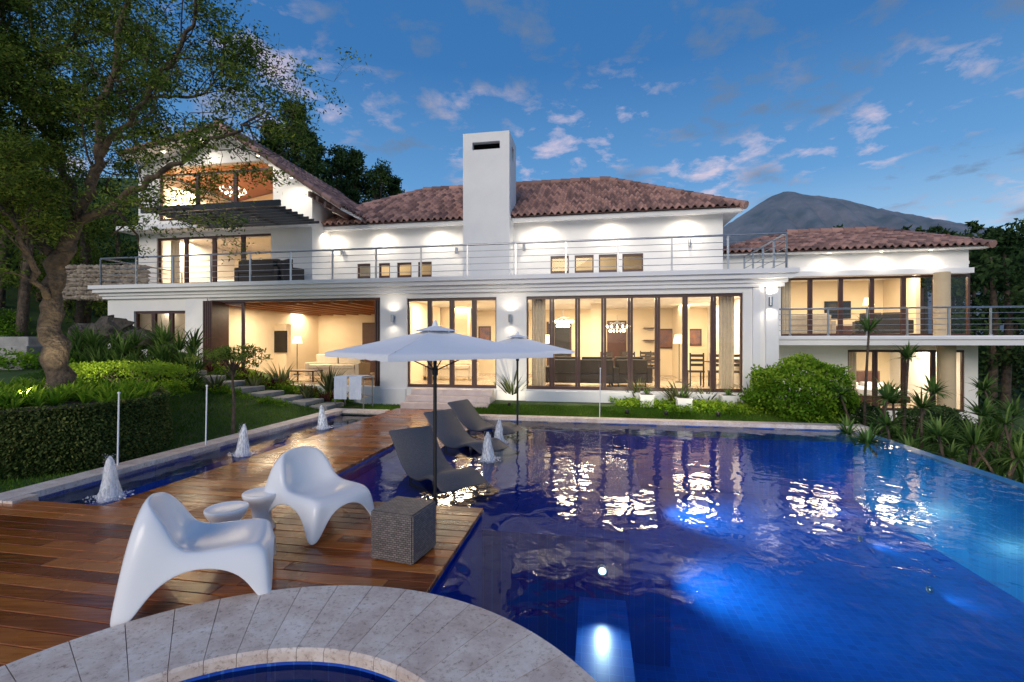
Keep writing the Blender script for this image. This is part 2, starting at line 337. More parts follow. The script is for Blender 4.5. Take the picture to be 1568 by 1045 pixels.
def hiproof(s0,s1,t0,z,d,m,dl=None,dr_=None):
    dl=d if dl is None else dl; dr_=d if dr_ is None else dr_
    k=math.sqrt(1+m*m); zt=z+m*d; L=s1-s0
    tile_roof((s0,t0,z),(1,0,0),(0,1/k,m/k),L,d*k,lambda x,y:(x>y/k*dl/d) and (x<L-y/k*dr_/d))
    hy=math.hypot(dr_,m*d)
    tile_roof((s1,t0,z),(0,1,0),(-dr_/hy,0,m*d/hy),2*d,hy,lambda x,y:(y/hy*d<min(x,2*d-x)))
    A=(s0,t0,z);B=(s1,t0,z);Cc=(s1-dr_,t0+d,zt);D=(s0+dl,t0+d,zt);E=(s1,t0+2*d,z);Fp=(s0,t0+2*d,z)
    e=.03
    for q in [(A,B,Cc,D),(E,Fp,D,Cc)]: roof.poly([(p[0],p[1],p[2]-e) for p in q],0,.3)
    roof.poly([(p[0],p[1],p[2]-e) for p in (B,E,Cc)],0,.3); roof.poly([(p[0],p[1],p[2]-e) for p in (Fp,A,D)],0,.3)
    cap(B,(Cc[0],Cc[1],Cc[2]+.06)); cap(A,(D[0],D[1],D[2]+.06)); cap((D[0],D[1],D[2]+.08),(Cc[0],Cc[1],Cc[2]+.08),.14)
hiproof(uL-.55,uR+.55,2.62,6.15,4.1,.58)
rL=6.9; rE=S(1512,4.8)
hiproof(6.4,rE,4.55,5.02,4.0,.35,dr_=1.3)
gR=(S(1195,5.1),S(1484,5.1)); BZ=2.02
walls.box(rL,rE-.4,5.0,5.25,4.3,5.0); walls.box(rL,rE-.02,4.65,4.99,4.93,4.985)
trim.box(rL,S(1492,4.7),4.7,5.0-.003,4.12,4.298)
glazing(frm,gls,gR[0],gR[1],5.12,BZ,4.12,6)
walls.box(rL,gR[0],5.05,5.25,-1.2,4.12)
trim.box(sR+.001,21,3.1,5.04,1.72,BZ-.003); trim.box(sR+.002,21.05,3.04,5.03,1.9,1.98)
l0,l1=S(1297,5.1),S(1475,5.1); LZ=-.56
wall(walls,gR[0],l1+.2,5.05,5.25,-1.4,1.715,[(l0,l1,LZ,1.55)])
glazing(frm,gls,l0,l1,5.12,LZ,1.55,4)
flo.box(rL,rE-.2,5.26,9.5,BZ-.3,BZ); flo.box(rL,rE-.2,5.26,9.5,LZ-.3,LZ-.002)
inn.box(rL,rE-.2,9.5,9.7,-1,4.9); walls.box(l1+.2,l1+.4,5.05,9.5,-1.4,1.71); walls.box(rL,rE-.2,5.26,9.5,4.5,4.6); walls.box(rL,l1+.2,5.26,9.5,1.55,1.71)
inn.box(rE-.55,rE-.4,7.4,9.49,BZ,4.49)
glazing(frm,gls,rE-.32,rE-.25,5.2,BZ,4.12,1,double=False)
col=M(); s_=S(1449,4.3); col.lathe([(.24,LZ-.5),(.24,1.72)],s_,4.3,0,20,0,.5,True); col.lathe([(.22,BZ),(.22,4.12)],s_,4.5,0,20,0,.5,True)
col.done('column',[pm('beige_column',(.6,.47,.30),(.53,.41,.26),.6,3)],house)
TL=2.0; a0=S(212,TL); a1=S(478,TL); ga=S(362,TL); gz=9.4
SLL=.17
gl1=(S(243,TL),S(418,TL),6.42,8.45); gl0=(S(240,TL),S(415,TL),3.98,5.78)
wall(walls,a0,a1,TL,TL+.25,3.7,7.15,[gl0,(gl1[0],gl1[1],gl1[2],7.15)])
def rz(s): return gz-.12-abs(s-ga)*(.66 if s>ga else SLL)
def profwall(m,x0,x1,t0,t1,zb,top,n=8):
    for i in range(n):
        p=x0+(x1-x0)*i/n;q=x0+(x1-x0)*(i+1)/n; za,zb2=top(p),top(q)
        z0_=min(zb,za-.08,zb2-.08)
        m.add([(p,t0,z0_),(q,t0,z0_),(q,t1,z0_),(p,t1,z0_),(p,t0,za),(q,t0,zb2),(q,t1,zb2),(p,t1,za)],M.BF,0,.5,False,True)
profwall(walls,a0,gl1[0],TL,TL+.25,7.15,rz); profwall(walls,gl1[0],ga,TL,TL+.25,gl1[3],rz); profwall(walls,ga,gl1[1],TL,TL+.25,gl1[3],rz); profwall(walls,gl1[1],a1,TL,TL+.25,7.15,rz)
glazing(frm,gls,gl0[0],gl0[1],TL+.1,gl0[2],gl0[3],4)
glazing(frm,gls,gl1[0],gl1[1],TL+.1,gl1[2],min(gl1[3],rz(gl1[1])-.10),3)
walls.box(a1-.25,a1,TL+.25,9,3.7,7.3); walls.box(a0,a0+.25,TL+.25,9,3.7,8.5)
flo.box(a0+.25,a1-.25,TL+.26,8.5,6.1,6.38); flo.box(a0+.25,a1-.25,TL+.26,8.5,3.71,3.8)
inn.box(a0+.25,a1-.25,6.6,6.8,3.8,6.1); profwall(inn,a0+.25,ga,6.6,6.8,6.38,lambda s:rz(s)-.08); profwall(inn,ga,a1-.25,6.6,6.8,6.38,lambda s:rz(s)-.08)
wood.box(S(250,6.3),S(290,6.3),6.2,6.59,6.38,8.4); frm.box(S(385,6.5),S(405,6.5),6.5,6.59,6.38,8.2)
trim.box(a0-.2,S(466,1.4),1.3,TL-.003,5.93,6.1)
perg=M()
for i in range(8): t_=-.85+i*.29; perg.box(S(268,0),S(455,0),t_-.02,t_+.02,5.82,5.90,0)
for u in (275,335,395,448): perg.box(S(u,.3)-.05,S(u,.3)+.05,-.97,1.29,5.905,5.925,0)
perg.box(S(262,0),S(462,0),-1.06,-.98,5.78,5.95,0)
perg.done('pergola',[MDARK],house)
def slab(pa,pb,t0,t1,th,m,mat=0,c=.5):
    (s0_,z0_),(s1_,z1_)=pa,pb
    v=[(s0_,t0,z0_-th),(s1_,t0,z1_-th),(s1_,t1,z1_-th),(s0_,t1,z0_-th),(s0_,t0,z0_),(s1_,t0,z1_),(s1_,t1,z1_),(s0_,t1,z0_)]
    m.add(v,M.BF,mat,c,False,True)
re_=S(528,1.4); le_=S(192,1.4)
zr=gz-abs(re_-ga)*.66; zl=gz-abs(le_-ga)*SLL
slab((ga,gz),(re_,zr),1.2,9.5,.10,walls); slab((le_,zl),(ga-.001,gz),1.2,9.5,.10,walls)
slab((ga+.01,gz-.105),(a1-.26,gz-.105-(a1-.26-ga)*.66),2.26,8.4,.05,wood); slab((a0+.26,gz-.105-(ga-a0-.26)*SLL),(ga-.01,gz-.105),2.26,8.4,.05,wood)
LR=math.hypot(re_-ga,gz-zr); LL=math.hypot(le_-ga,gz-zl)
tile_roof((re_+.08,1.12,zr-.03),(0,1,0),((ga-re_)/LR,0,(gz-zr)/LR),8.3,LR+.05,lambda x,y:True)
tile_roof((le_-.08,1.12,zl-.03),(0,1,0),((ga-le_)/LL,0,(gz-zl)/LL),8.3,LL+.05,lambda x,y:True)
cap((re_,1.15,zr+.03),(ga,1.15,gz+.05),.09); cap((le_,1.15,zl+.03),(ga,1.15,gz+.05),.09); cap((ga,1.1,gz+.08),(ga,9.4,gz+.08),.13)
walls.box(a1+.002,re_-.3,4.0,4.2,3.7,zr-.05)
for i in range(4):
    x=a1+.1+i*.3; frm.box(x,x+.09,1.6,4.0,rz(x)-.30,rz(x)-.12)
def railing(name,pts,z,h,n,top=.028):
    m=M()
    for (p,q),k in zip(zip(pts[:-1],pts[1:]),n):
        p=np.array(p);q=np.array(q)
        m.tube([(*p,z+h),(*q,z+h)],top,8,0,.5,True)
        for j in range(1,5): m.tube([(*p,z+h*j/5.),(*q,z+h*j/5.)],.010,5,0,.5,True,cap=False)
        for i in range(k+1):
            r=p+(q-p)*i/k; m.box(r[0]-.022,r[0]+.022,r[1]-.02,r[1]+.02,z,z+h-.02,0,.5)
            m.tube([(r[0],r[1],z),(r[0],r[1],z+.03)],.05,8,0,.5,True)
    return m.done(name,[MSTEEL])
railing('terrace_railing',[(sL-.1,3.0),(sL-.1,-.15),(sR+.12,-.15),(sR+.12,3.3)],3.70,.92,[3,15,4])
railing('balcony_railing',[(sR+.35,3.2),(20.8,3.2)],BZ,.86,[12])
walls.done('walls',[MW],house); trim.done('cornices_and_trim',[MCOR],house); frm.done('window_frames',[MFRM],house); gls.done('window_panes',[MGL],house)
inn.done('interior_walls',[MINT],house); flo.done('interior_floors',[MFLOORI],house); wood.done('timber_ceilings',[MWOODC],house); blk.done('dark_opening_panels',[MDARK],house)
roof.done('tile_roofs',[MTILE],house)
# ---- light fixtures
WARM=(1,.88,.70)
def sconce(u,v,t=0.,power=14):
    s_=S(u,t); z=Zv(v,s_,t); m=M()
    m.lathe([(.0,-.11),(.05,-.11),(.05,.11),(.0,.11)],s_,t-.10,z,12,0,.5,True,False); m.box(s_-.03,s_+.03,t-.06,t-.003,z-.04,z+.04)
    o=m.done('wall_sconce',[MSTEEL])
    for dz,pw in ((.16,power),(-.16,power*.5)):
        lamp('SPOT','sconce_bulb',W(s_,t-.20,z+dz*.9),pw,WARM,o,W(s_,t-.10,z+dz*9),.015,150,1.)
for u,v in [(603,488),(782,488)]: sconce(u,v,0,13)
sconce(1178,462,power=20)
for u,v in [(525,387),(700,385),(803,380),(1055,372)]: sconce(u,v,T2,4)
def downlight(s_,t_,z,power,parent=house,ang=170,off=.10,dn=.14):
    m=M(); m.lathe([(.0,-.012),(.055,-.012)],s_,t_,z,12,0,.5,True); m.lathe([(.055,-.018),(.075,-.012),(.075,0)],s_,t_,z,12,1,.5,True)
    m.done('soffit_downlight',[MLITE,MCOR],parent)
    lamp('SPOT','soffit_lamp',W(s_,t_-off,z-dn),power,WARM,parent,W(s_,t_+.6,z-3),.02,ang,1.)
for u in (505,583,670,830,935,1050): downlight(S(u,2.94),2.94,6.055,62,off=.22,dn=.18)
for u in (1270,1350,1425): downlight(S(u,4.75),4.75,4.925,40,off=.16,dn=.14)
for u in (395,446):
    s_=S(u,1.55); downlight(s_,1.55,rz(s_)-.02,48)
for u in (250,310):
    s_=S(u,1.55); downlight(s_,1.55,rz(s_)-.0,28)
downlight(S(500,3.6),3.6,zr+.05,25)
def arealite(s_,t_,z,p,w=1.,d=.3,col=(1,.80,.54)):
    lamp('AREA','ceiling_light',W(s_,t_,z),p,col,house,W(s_,t_,z-1),d,sx=w)
for u in (690,850,960,1080): arealite(S(u,2.2),2.0,ceilz-.03,135,1.6,.8)
for u,p_ in ((720,90),(900,140),(1060,100)): arealite(S(u,4.8),4.8,ceilz-.03,p_,1.2,.6)
arealite(S(450,2),2,3.02,190,2.5,.8); arealite(S(450,5),5,3.02,150,2.5,.8)
arealite(S(250,2),2,3.0,16)
arealite(S(320,4),4,6.0,190,2,.8); arealite(S(320,4),4,8.2,280,2,.8,(1,.74,.42))
for u in (560,860): arealite(S(u,4.3),4.3,5.9,50,3,.4)
for u in (1240,1370): arealite(S(u,7),7,4.45,150,2.,1.)
arealite(S(1390,7),7,1.5,150,2.,1.)
# ============================================================ INTERIOR FURNITURE
def sofa(name,s_,t_,z,L,D,ang=0,mat=MCUSH):
    m=M()
    m.box(-L/2,L/2,-D/2,D/2,.12,.40,0,.5,False); m.box(-L/2,L/2,D/2-.22,D/2+.02,.401,.82,0,.5,False)
    for x in (-L/2-.16,L/2): m.box(x,x+.16,-D/2,D/2+.02,.12,.60,0,.5,False)
    k=max(2,int(L/.8)); w=L/k
    for i in range(k):
        m.box(-L/2+i*w+.01,-L/2+(i+1)*w-.01,-D/2-.02,D/2-.24,.402,.54,0,.5,False); m.box(-L/2+i*w+.02,-L/2+(i+1)*w-.02,D/2-.40,D/2-.225,.545,.9,0,.5,False)
    for x in (-L/2,L/2-.05):
        for y in (-D/2+.05,D/2-.1): m.box(x,x+.05,y,y+.05,0,.119,0,.5,False)
    o=m.done(name,[mat],None,W(s_,t_,z),-rad(10)+rad(ang)); mod(o,'BEVEL',width=.03,segments=2); return o
def dchair(s_,t_,z,ang,name='dining_chair'):
    m=M(); m.box(-.22,.22,-.22,.22,.43,.48,0,.5,False)
    for x in (-.21,.17):
        for y in (-.21,.17): m.box(x,x+.04,y,y+.04,0,.429,0,.5,False)
        m.box(x,x+.04,.17,.21,.481,1.02,0,.5,False)
    for zz in (.62,.76,.9): m.box(-.169,.169,.18,.20,zz,zz+.08,0,.5,False)
    return m.done(name,[MCUSH],None,W(s_,t_,z),-rad(10)+rad(ang))
sofa('sofa',S(890,1.3),1.3,FZ,1.9,.85,180); sofa('sofa',S(960,1.6),1.5,FZ,.9,.85,200)
sofa('sofa',S(690,3),3,FZ,1.6,.8,0,MCREAMF); sofa('sofa',S(515,2.5),2.6,FZ,1.8,.85,0,MCREAMF)
m=M(); s_,t_=S(960,4.2),4.2
m.box(-1.1,1.1,-.5,.5,.71,.75,0,.5,False); m.box(-.7,-.5,-.3,.3,0,.709,0,.5,False); m.box(.5,.7,-.3,.3,0,.709,0,.5,False)
m.done('dining_table',[MFRM],None,W(s_,t_,FZ),-rad(10))
for i in range(3):
    dchair(s_-.75+i*.75,t_-.75,FZ,180); dchair(s_-.75+i*.75,t_+.75,FZ,0)
for i in range(3): dchair(S(1065,1.8)+i*.6,1.8,FZ,170+R.random()*20)
m=M(); m.lathe([(0,.72),(.55,.72),(.55,.75),(0,.75)],0,0,0,24); m.lathe([(.25,0),(.05,.06),(.05,.72)],0,0,0,16)
m.done('round_table',[MFRM],None,W(S(1105,2.5),2.4,FZ),0)
m=M(); m.box(-.5,.5,-.3,.3,.34,.38,0,.5,False)
for x in (-.48,.44):
    for y in (-.28,.24): m.box(x,x+.04,y,y+.04,0,.339,0,.5,False)
m.done('coffee_table',[MFRM],None,W(S(470,1.6),1.5,FZ),-rad(10))
def chandelier(s_,t_,z,r,n=14):
    m=M(); m.tube([W(s_,t_,z),W(s_,t_,z+.5)],.012,6,0)
    x,y,_=W(s_,t_)
    m.lathe([(r,0),(r,.02),(r-.02,.02),(r-.02,0),(r,0)],x,y,z,20,0)
    m.lathe([(r*.6,.2),(r*.6,.22),(r*.58,.22),(r*.6,.2)],x,y,z,20,0)
    for i in range(n):
        a=i*2*math.pi/n
        for rr,zz in ((r,.04),(r*.6,-.12)): m.lathe([(0,0),(.022,.02),(.03,.05),(0,.1)],x+rr*math.cos(a),y+rr*math.sin(a),z+zz,8,1)
        m.tube([(x+r*math.cos(a),y+r*math.sin(a),z),(x,y,z+.3)],.006,4,0)
    return m.done('chandelier',[MSTEEL,MLITE])
chandelier(S(862,3.),3.,2.45,.35); chandelier(S(945,4.2),4.2,2.3,.45); chandelier(S(357,3.4),3.4,7.85,.45,10)
def flatpic(name,u0,u1,v0,v1,t_,mats):
    sa,sb=S(u0,t_),S(u1,t_); z1=Zv(v0,sa,t_); z0=Zv(v1,sa,t_); m=M(); m.box(sa,sb,t_-.05,t_-.003,z0,z1); m.box(sa+.06,sb-.06,t_-.056,t_-.0505,z0+.06,z1-.06,1); return m.done(name,mats)
MART=pm('painting_canvas',(.3,.12,.05),(.05,.06,.12),.6,4)
flatpic('painting',1008,1034,504,534,6.6,[MFRM,MART]); flatpic('painting',1053,1074,504,530,6.6,[MFRM,MART]); flatpic('painting',733,752,500,530,6.6,[MFRM,MART])
flatpic('television',397,440,507,540,3.6,[MTV,MTV]); flatpic('television',1262,1302,462,488,9.5,[MTV,MTV])
m=M(); m.box(S(1240,9.2),S(1320,9.2),8.9,9.3,BZ,BZ+.5); m.done('tv_cabinet',[MFRM])
m=M(); m.box(S(1365,9.2),S(1385,9.2),9.4,9.49,BZ,BZ+2.1); m.box(S(1400,9.2),S(1420,9.2),9.4,9.49,BZ,BZ+2.1); m.done('interior_door',[MFRM])
sofa('sofa',S(1230,6.5),6.5,BZ,1.6,.8,180,MCREAMF); sofa('sofa',S(1350,6.5),6.5,BZ,1.4,.8,160,MCUSH)
MSHADE=emis('lamp_shade',(1,.75,.42),3.)
for s_,t_,z in ((S(835,2.5),2.5,FZ),(S(1040,3.2),3.2,FZ),(S(455,4.5),4.5,FZ),(S(1330,8.),8.,BZ)):
    m=M(); m.lathe([(.14,0),(.14,.02),(.015,.04),(.015,1.35)],0,0,0,14,0); m.lathe([(.2,1.3),(.14,1.6),(.0,1.6)],0,0,0,16,1)
    m.done('floor_lamp',[MDARK,MSHADE],None,W(s_,t_,z))
def bed(s_,t_,z):
    m=M(); m.box(-.9,.9,-1,1,.1,.35,1,.5,False); m.box(-.88,.88,-.98,.98,.351,.6,0,.5,False); m.box(-.95,.95,1.0,1.08,.1,1.2,1,.5,False); m.box(-.8,-.1,.5,.9,.605,.75,0,.5,False); m.box(.1,.8,.5,.9,.605,.75,0,.5,False)
    o=m.done('bed',[MCANV,MFRM],None,W(s_,t_,z),-rad(10)); mod(o,'BEVEL',width=.04,segments=2)
bed(S(370,4.5),4.8,3.8); bed(S(1330,7.5),7.5,LZ)
flatpic('painting',300,335,375,400,6.6,[MFRM,MART])
sofa('outdoor_sofa',S(400,.8),.9,3.70,1.3,.7,180); sofa('outdoor_sofa',S(440,1.1),1.1,3.70,.7,.7,150)
cu=M()
for s0_,t_,z0_,z1_ in [(o3[0]+.1,.45,FZ,ceilz),(o3[1]-.5,.45,FZ,ceilz),(gR[0]+.1,5.5,BZ,4.4),(gl0[0]+.1,2.5,3.8,5.9),(l0+.1,5.5,LZ,1.5)]:
    xs_=np.linspace(0,.4,25); yy=.04*np.sin(xs_*70)
    cu.add([(s0_+a,t_+b,z0_+.02) for a,b in zip(xs_,yy)]+[(s0_+a,t_+b,z1_-.03) for a,b in zip(xs_,yy)],[[i,i+1,26+i,25+i] for i in range(24)],0,.5,True,True)
cu.done('curtains',[MCREAMF],house)
# ============================================================ TERRAIN
PZ=-.09
def sm(x,a,b):
    x=np.clip((x-a)/(b-a),0,1); return x*x*(3-2*x)
def hgt(s,t):
    s=np.asarray(s,float);t=np.asarray(t,float)
    h=np.full(np.broadcast(s,t).shape,-.07)
    h=h+.22*sm(t,-2.,-.4)*(s>-.9)*(1-sm(s,7.5,9.5))
    left=np.clip(-4.5-s,0,30)
    h=h+ (1.15*sm(left,0.,7.))*sm(t,-9.,-3.)+.10*sm(left,0,1.)*sm(t,-9,-6)
    h=h+np.clip(-15-s,0,30)*.42*sm(t,-12,0)
    h=h-.85*sm(s,7.6,9.5)*(t>-2.001)-.85*(s>7.99)*(t<=-2.001)
    h=h+np.clip(t-11,0,40)*.30*(1-sm(s,-2,8))
    h=h+ .15*np.sin(s*.35+1)*np.cos(t*.3)*sm(np.abs(s)+np.abs(t),16,30)
    return h
def axis(lo,hi,step,extra,far):
    a=list(np.arange(lo,hi+.01,step))+extra
    x=hi
    while x<far: x=x*1.35+5; a.append(x)
    x=lo
    while x>-far: x=x*1.35-5; a.append(x)
    return np.array(sorted(set(round(v,4) for v in a)))
sx=axis(-30,26,1.,[-4.5,-3.0,-1.2,-5,-5.5,7.99,8.0,8.5,9.5,-.95,-.89],5000); tx=axis(-17,34,1.,[-16.3,-2.0,-1.999,-1.5,-.9,-.5,-8.93],5000)
SS,TT=np.meshgrid(sx,tx,indexing='ij'); HH=hgt(SS,TT)
nS,nT=len(sx),len(tx)
i,j=np.meshgrid(np.arange(nS-1),np.arange(nT-1),indexing='ij')
cs=(sx[:-1]+sx[1:])[i]/2; ct=(tx[:-1]+tx[1:])[j]/2
keep=~((cs>-4.5)&(cs<8.0)&(ct>-16.3)&(ct<-2.0))
keep&=~((cs>sL+.2)&(cs<sR-.5)&(ct>.5)&(ct<8))
i=i[keep];j=j[keep]
m=M(); m.add(np.stack([SS.ravel(),TT.ravel(),HH.ravel()],1),np.stack([i*nT+j,(i+1)*nT+j,(i+1)*nT+j+1,i*nT+j+1],1),0,.5,True,True)
m.done('ground',[MGRASS])
prof=[(700,470),(900,420),(1040,374),(1110,346),(1150,320),(1180,300),(1208,292),(1235,298),(1262,301),(1300,307),(1345,319),(1420,333),(1500,346),(1568,359),(1700,385),(2000,420),(2500,470)]
pu=np.array([p[0] for p in prof]);pv=np.array([p[1] for p in prof])
us=np.linspace(700,2500,300); vs=np.interp(us,pu,pv)+N.normal(size=300)*.5
rows=[];D0=3200
ridge=(H0-vs)/F*D0
for k in range(40):
    f=k/39.; Y=D0-1500*f
    gul=(np.abs(np.sin(us*.035+2*np.sin(us*.013)+f*1.5))-.5)*130+(np.abs(np.sin(us*.09+f*4))-.5)*80+N.normal(size=300)*5
    z=ridge*(1-f)**1.25+gul*np.sin(math.pi*min(f*1.3,1))*(ridge/900)
    rows.append(np.stack([(us-784)/F*D0*(1-.1*f),np.full(300,Y),z],1))
V=np.concatenate(rows); i,j=np.meshgrid(np.arange(39),np.arange(299),indexing='ij');i=i.ravel();j=j.ravel()
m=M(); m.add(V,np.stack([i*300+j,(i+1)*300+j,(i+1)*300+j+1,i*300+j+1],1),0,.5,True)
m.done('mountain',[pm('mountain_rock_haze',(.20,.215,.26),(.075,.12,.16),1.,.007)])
# ============================================================ POOL
shell=M()
LG=2.7; LZ2=-.24
def q(m,pts,z,mat=0): m.poly([(a,b,z) for a,b in pts],mat)
FL=-1.5
q(shell,[(LG,-8.3),(7.7,-8.3),(7.7,-2.3),(LG,-2.3)],FL); q(shell,[(1.13,-16),(7.7,-16),(7.7,-8.3),(1.13,-8.3)],FL)
shell.box(-1.2,LG,-8.3,-2.3,FL-.1,LZ2,1)
shell.box(2.2,2.62,-15.9,-8.9,FL-.1,-.55)
shell.box(LG+.001,LG+.4,-8.301,-2.3,FL-.1,-.62)
def vwall(p,r,z0=FL,z1=-.045,mat=0): shell.poly([(*p,z0),(*r,z0),(*r,z1),(*p,z1)],mat)
vwall((-1.2,-2.3),(7.7,-2.3)); vwall((1.13,-8.3),(-1.2,-8.3),mat=1); vwall((1.13,-16),(1.13,-8.3)); vwall((-1.2,-8.3),(-1.2,-2.3),mat=1); vwall((7.7,-16),(1.13,-16))
shell.box(7.7,7.98,-16,-2.3,-2.,-.082,2)
q(shell,[(-4.2,-8.85),(-3.0,-8.85),(-3.0,-1.9),(-4.2,-1.9)],-.4,1)
vwall((-4.2,-8.85),(-4.2,-1.9),-.4,mat=1); vwall((-3.0,-1.9),(-3.0,-8.85),-.4,mat=1); vwall((-3,-8.85),(-4.2,-8.85),-.4,mat=1); vwall((-4.2,-1.9),(-3,-1.9),-.4,mat=1)
shell.done('swimming_pool',[MPOOL,MLEDGE,MTURQ])
wt=M()
q(wt,[(1.135,-16),(7.74,-16),(7.74,-8.3),(1.135,-8.3)],PZ+.02); q(wt,[(-1.195,-8.295),(7.74,-8.295),(7.74,-2.305),(-1.195,-2.305)],PZ+.0201); q(wt,[(-4.195,-8.845),(-3.005,-8.845),(-3.005,-1.905),(-4.195,-1.905)],PZ)
wt.done('water',[MWATER])
k=M()
def kerb(s0,s1,t0,t1,z0,z1,along):
    L=(s1-s0) if along=='s' else (t1-t0); n=max(1,int(L/.6))
    for i in range(n):
        a=i/n;b=(i+1)/n
        if along=='s': k.box(s0+L*a+.002,s0+L*b-.002,t0,t1,z0,z1)
        else: k.box(s0,s1,t0+L*a+.002,t0+L*b-.002,z0,z1)
kerb(-1.2,8.0,-2.3,-1.98,-.3,.035,'s'); kerb(-4.55,-4.2,-9.1,-1.6,-.3,.03,'t'); kerb(-4.19,-3.0,-1.9,-1.6,-.3,.028,'s'); kerb(-4.19,-4.05,-9.1,-8.85,-.3,.029,'s')
k.done('pool_kerb',[MSTONE])
scx,scy=.90,-12.0; ro,ri=1.88,1.16
k=M(); nst=46
for i in range(nst):
    a0_=2*math.pi*i/nst+.0013; a1_=2*math.pi*(i+1)/nst-.0013; v=[];mm=4
    for jj in range(mm+1):
        a=a0_+(a1_-a0_)*jj/mm
        for r_,z_ in ((ri,-.02),(ri,.035),(ri+.015,.05),(ro-.015,.05),(ro,.035),(ro,-.06)): v.append((scx+r_*math.cos(a),scy+r_*math.sin(a),z_))
    f=[[jj*6+e,jj*6+e+1,(jj+1)*6+e+1,(jj+1)*6+e] for jj in range(mm) for e in range(5)]
    k.add(v,f,0,R.random(),False,True)
    k.add(v[:6],[[0,1,2,3,4,5]],0,.5,False,True); k.add(v[-6:],[[5,4,3,2,1,0]],0,.5,False,True)
k.done('spa_coping',[MSTONE])
k=M(); k.lathe([(0,-1.),(ri+.012,-1.),(ri+.012,-.021),(ro-.03,-.03),(ro-.03,-1.5)],scx,scy,0,64,0,.5,True); k.done('spa_basin',[MLEDGE])
k=M(); k.lathe([(ri+.01,-.045),(.0,-.045)],scx,scy,0,48,0,.5,True,False); k.done('spa_water',[MWATER])
d=M(); bw=.142
def boards(s0,s1,t0,t1):
    n=int(round((t1-t0)/bw)); w=(t1-t0)/n
    for i in range(n):
        ta=t0+i*w; tb=ta+w-.007; segs=[(s0,s1)]
        tm=(ta+tb)/2
        if abs(tm-scy)<1.8:
            hw=math.sqrt(1.8**2-(tm-scy)**2); segs=[(a,b) for a,b in ((s0,min(s1,scx-hw)),(max(s0,scx+hw),s1)) if b-a>.02]
        for a,b in segs:
            x=a
            while x<b-.01:
                L=R.choice([1.8,2.4,3.0]) if x>a else R.uniform(.5,2.8); y=min(b,x+L)
                if b-y<.3:y=b
                g=N.uniform(-.0015,.0015)
                e=.004; z1=g; z0=-.04
                v=[(x+.002,ta,z0),(y-.002,ta,z0),(y-.002,tb,z0),(x+.002,tb,z0),(x+.002,ta,z1-e),(y-.002,ta,z1-e),(y-.002,tb,z1-e),(x+.002,tb,z1-e),(x+.005,ta+e,z1),(y-.005,ta+e,z1),(y-.005,tb-e,z1),(x+.005,tb-e,z1)]
                f=[[0,3,2,1],[0,1,5,4],[1,2,6,5],[2,3,7,6],[3,0,4,7],[4,5,9,8],[5,6,10,9],[6,7,11,10],[7,4,8,11],[8,9,10,11]]
                d.add(v,f,0,R.random(),False,True); x=y
boards(-9,1.15,-14,-8.95); boards(-3.0,1.15,-8.95,-8.3); boards(-3.,-1.2,-8.3,-1.14)
d.done('wooden_deck',[MDECK])
d=M(); d.box(-9,-4.56,-14,-8.96,-.12,-.045); d.box(-4.56,1.12,-14,-12.7,-.3,-.045)
d.box(-4.54,-.95,-12.7,-8.97,-.3,-.046); d.box(-2.99,1.12,-8.96,-8.31,-.3,-.046); d.box(-2.99,-1.21,-8.31,-1.2,-.3,-.046); d.box(-.94,1.12,-10.15,-8.97,-.3,-.047)
d.done('deck_substructure',[MDARK])
def dirv(a,b): v=W(a,b); return (v[0],v[1]-13.5,0)
def puck(name,loc,n,power,col,to,ang=100,r=.06):
    m=M(); m.lathe([(r*1.35,-.03),(r*1.35,.008),(r,.008)],0,0,0,20,1); m.lathe([(r,.006),(0,.006)],0,0,0,20); o=m.done(name,[MLITEW,MSTEEL]); o.location=loc
    o.rotation_euler=(Vector(n)).to_track_quat('Z','Y').to_euler()
    lamp('SPOT','underwater_lamp',tuple(Vector(loc)+Vector(n)*.05),power,col,None,to,.01,ang,1.); return o
SD=dirv(1,0)
puck('pool_light',W(2.41,-8.95,-.27),dirv(0,-1),34,(.8,.95,1),W(2.41,-12.0,-.60),80,.035)
puck('pool_light',W(LG+.42,-3.9,-.55),SD,300,(.75,.92,1),W(5.2,-3.9,-1.5),85)
puck('pool_light',W(LG+.42,-6.6,-.55),SD,180,(.65,.9,1),W(5.2,-6.6,-1.5),110)
puck('pool_light',W(2.63,-10.6,-.9),SD,110,(.35,.75,1),W(5.,-10.2,-1.5),140)
for t_,p_ in ((-3.2,26),(-4.8,22),(-6.4,15)):
    puck('pool_light',W(6.6,t_,FL+.12),SD,p_,(.35,.9,1),W(7.7,t_,-.7),165,.03)
puck('pool_light',W(-3.6,-7.35,-.385),(0,0,1),12,(.9,.95,1),W(-3.6,-7.3,1),140,.05)
puck('pool_light',W(-3.6,-4.4,-.385),(0,0,1),12,(.9,.95,1),W(-3.6,-4.4,1),140,.05)
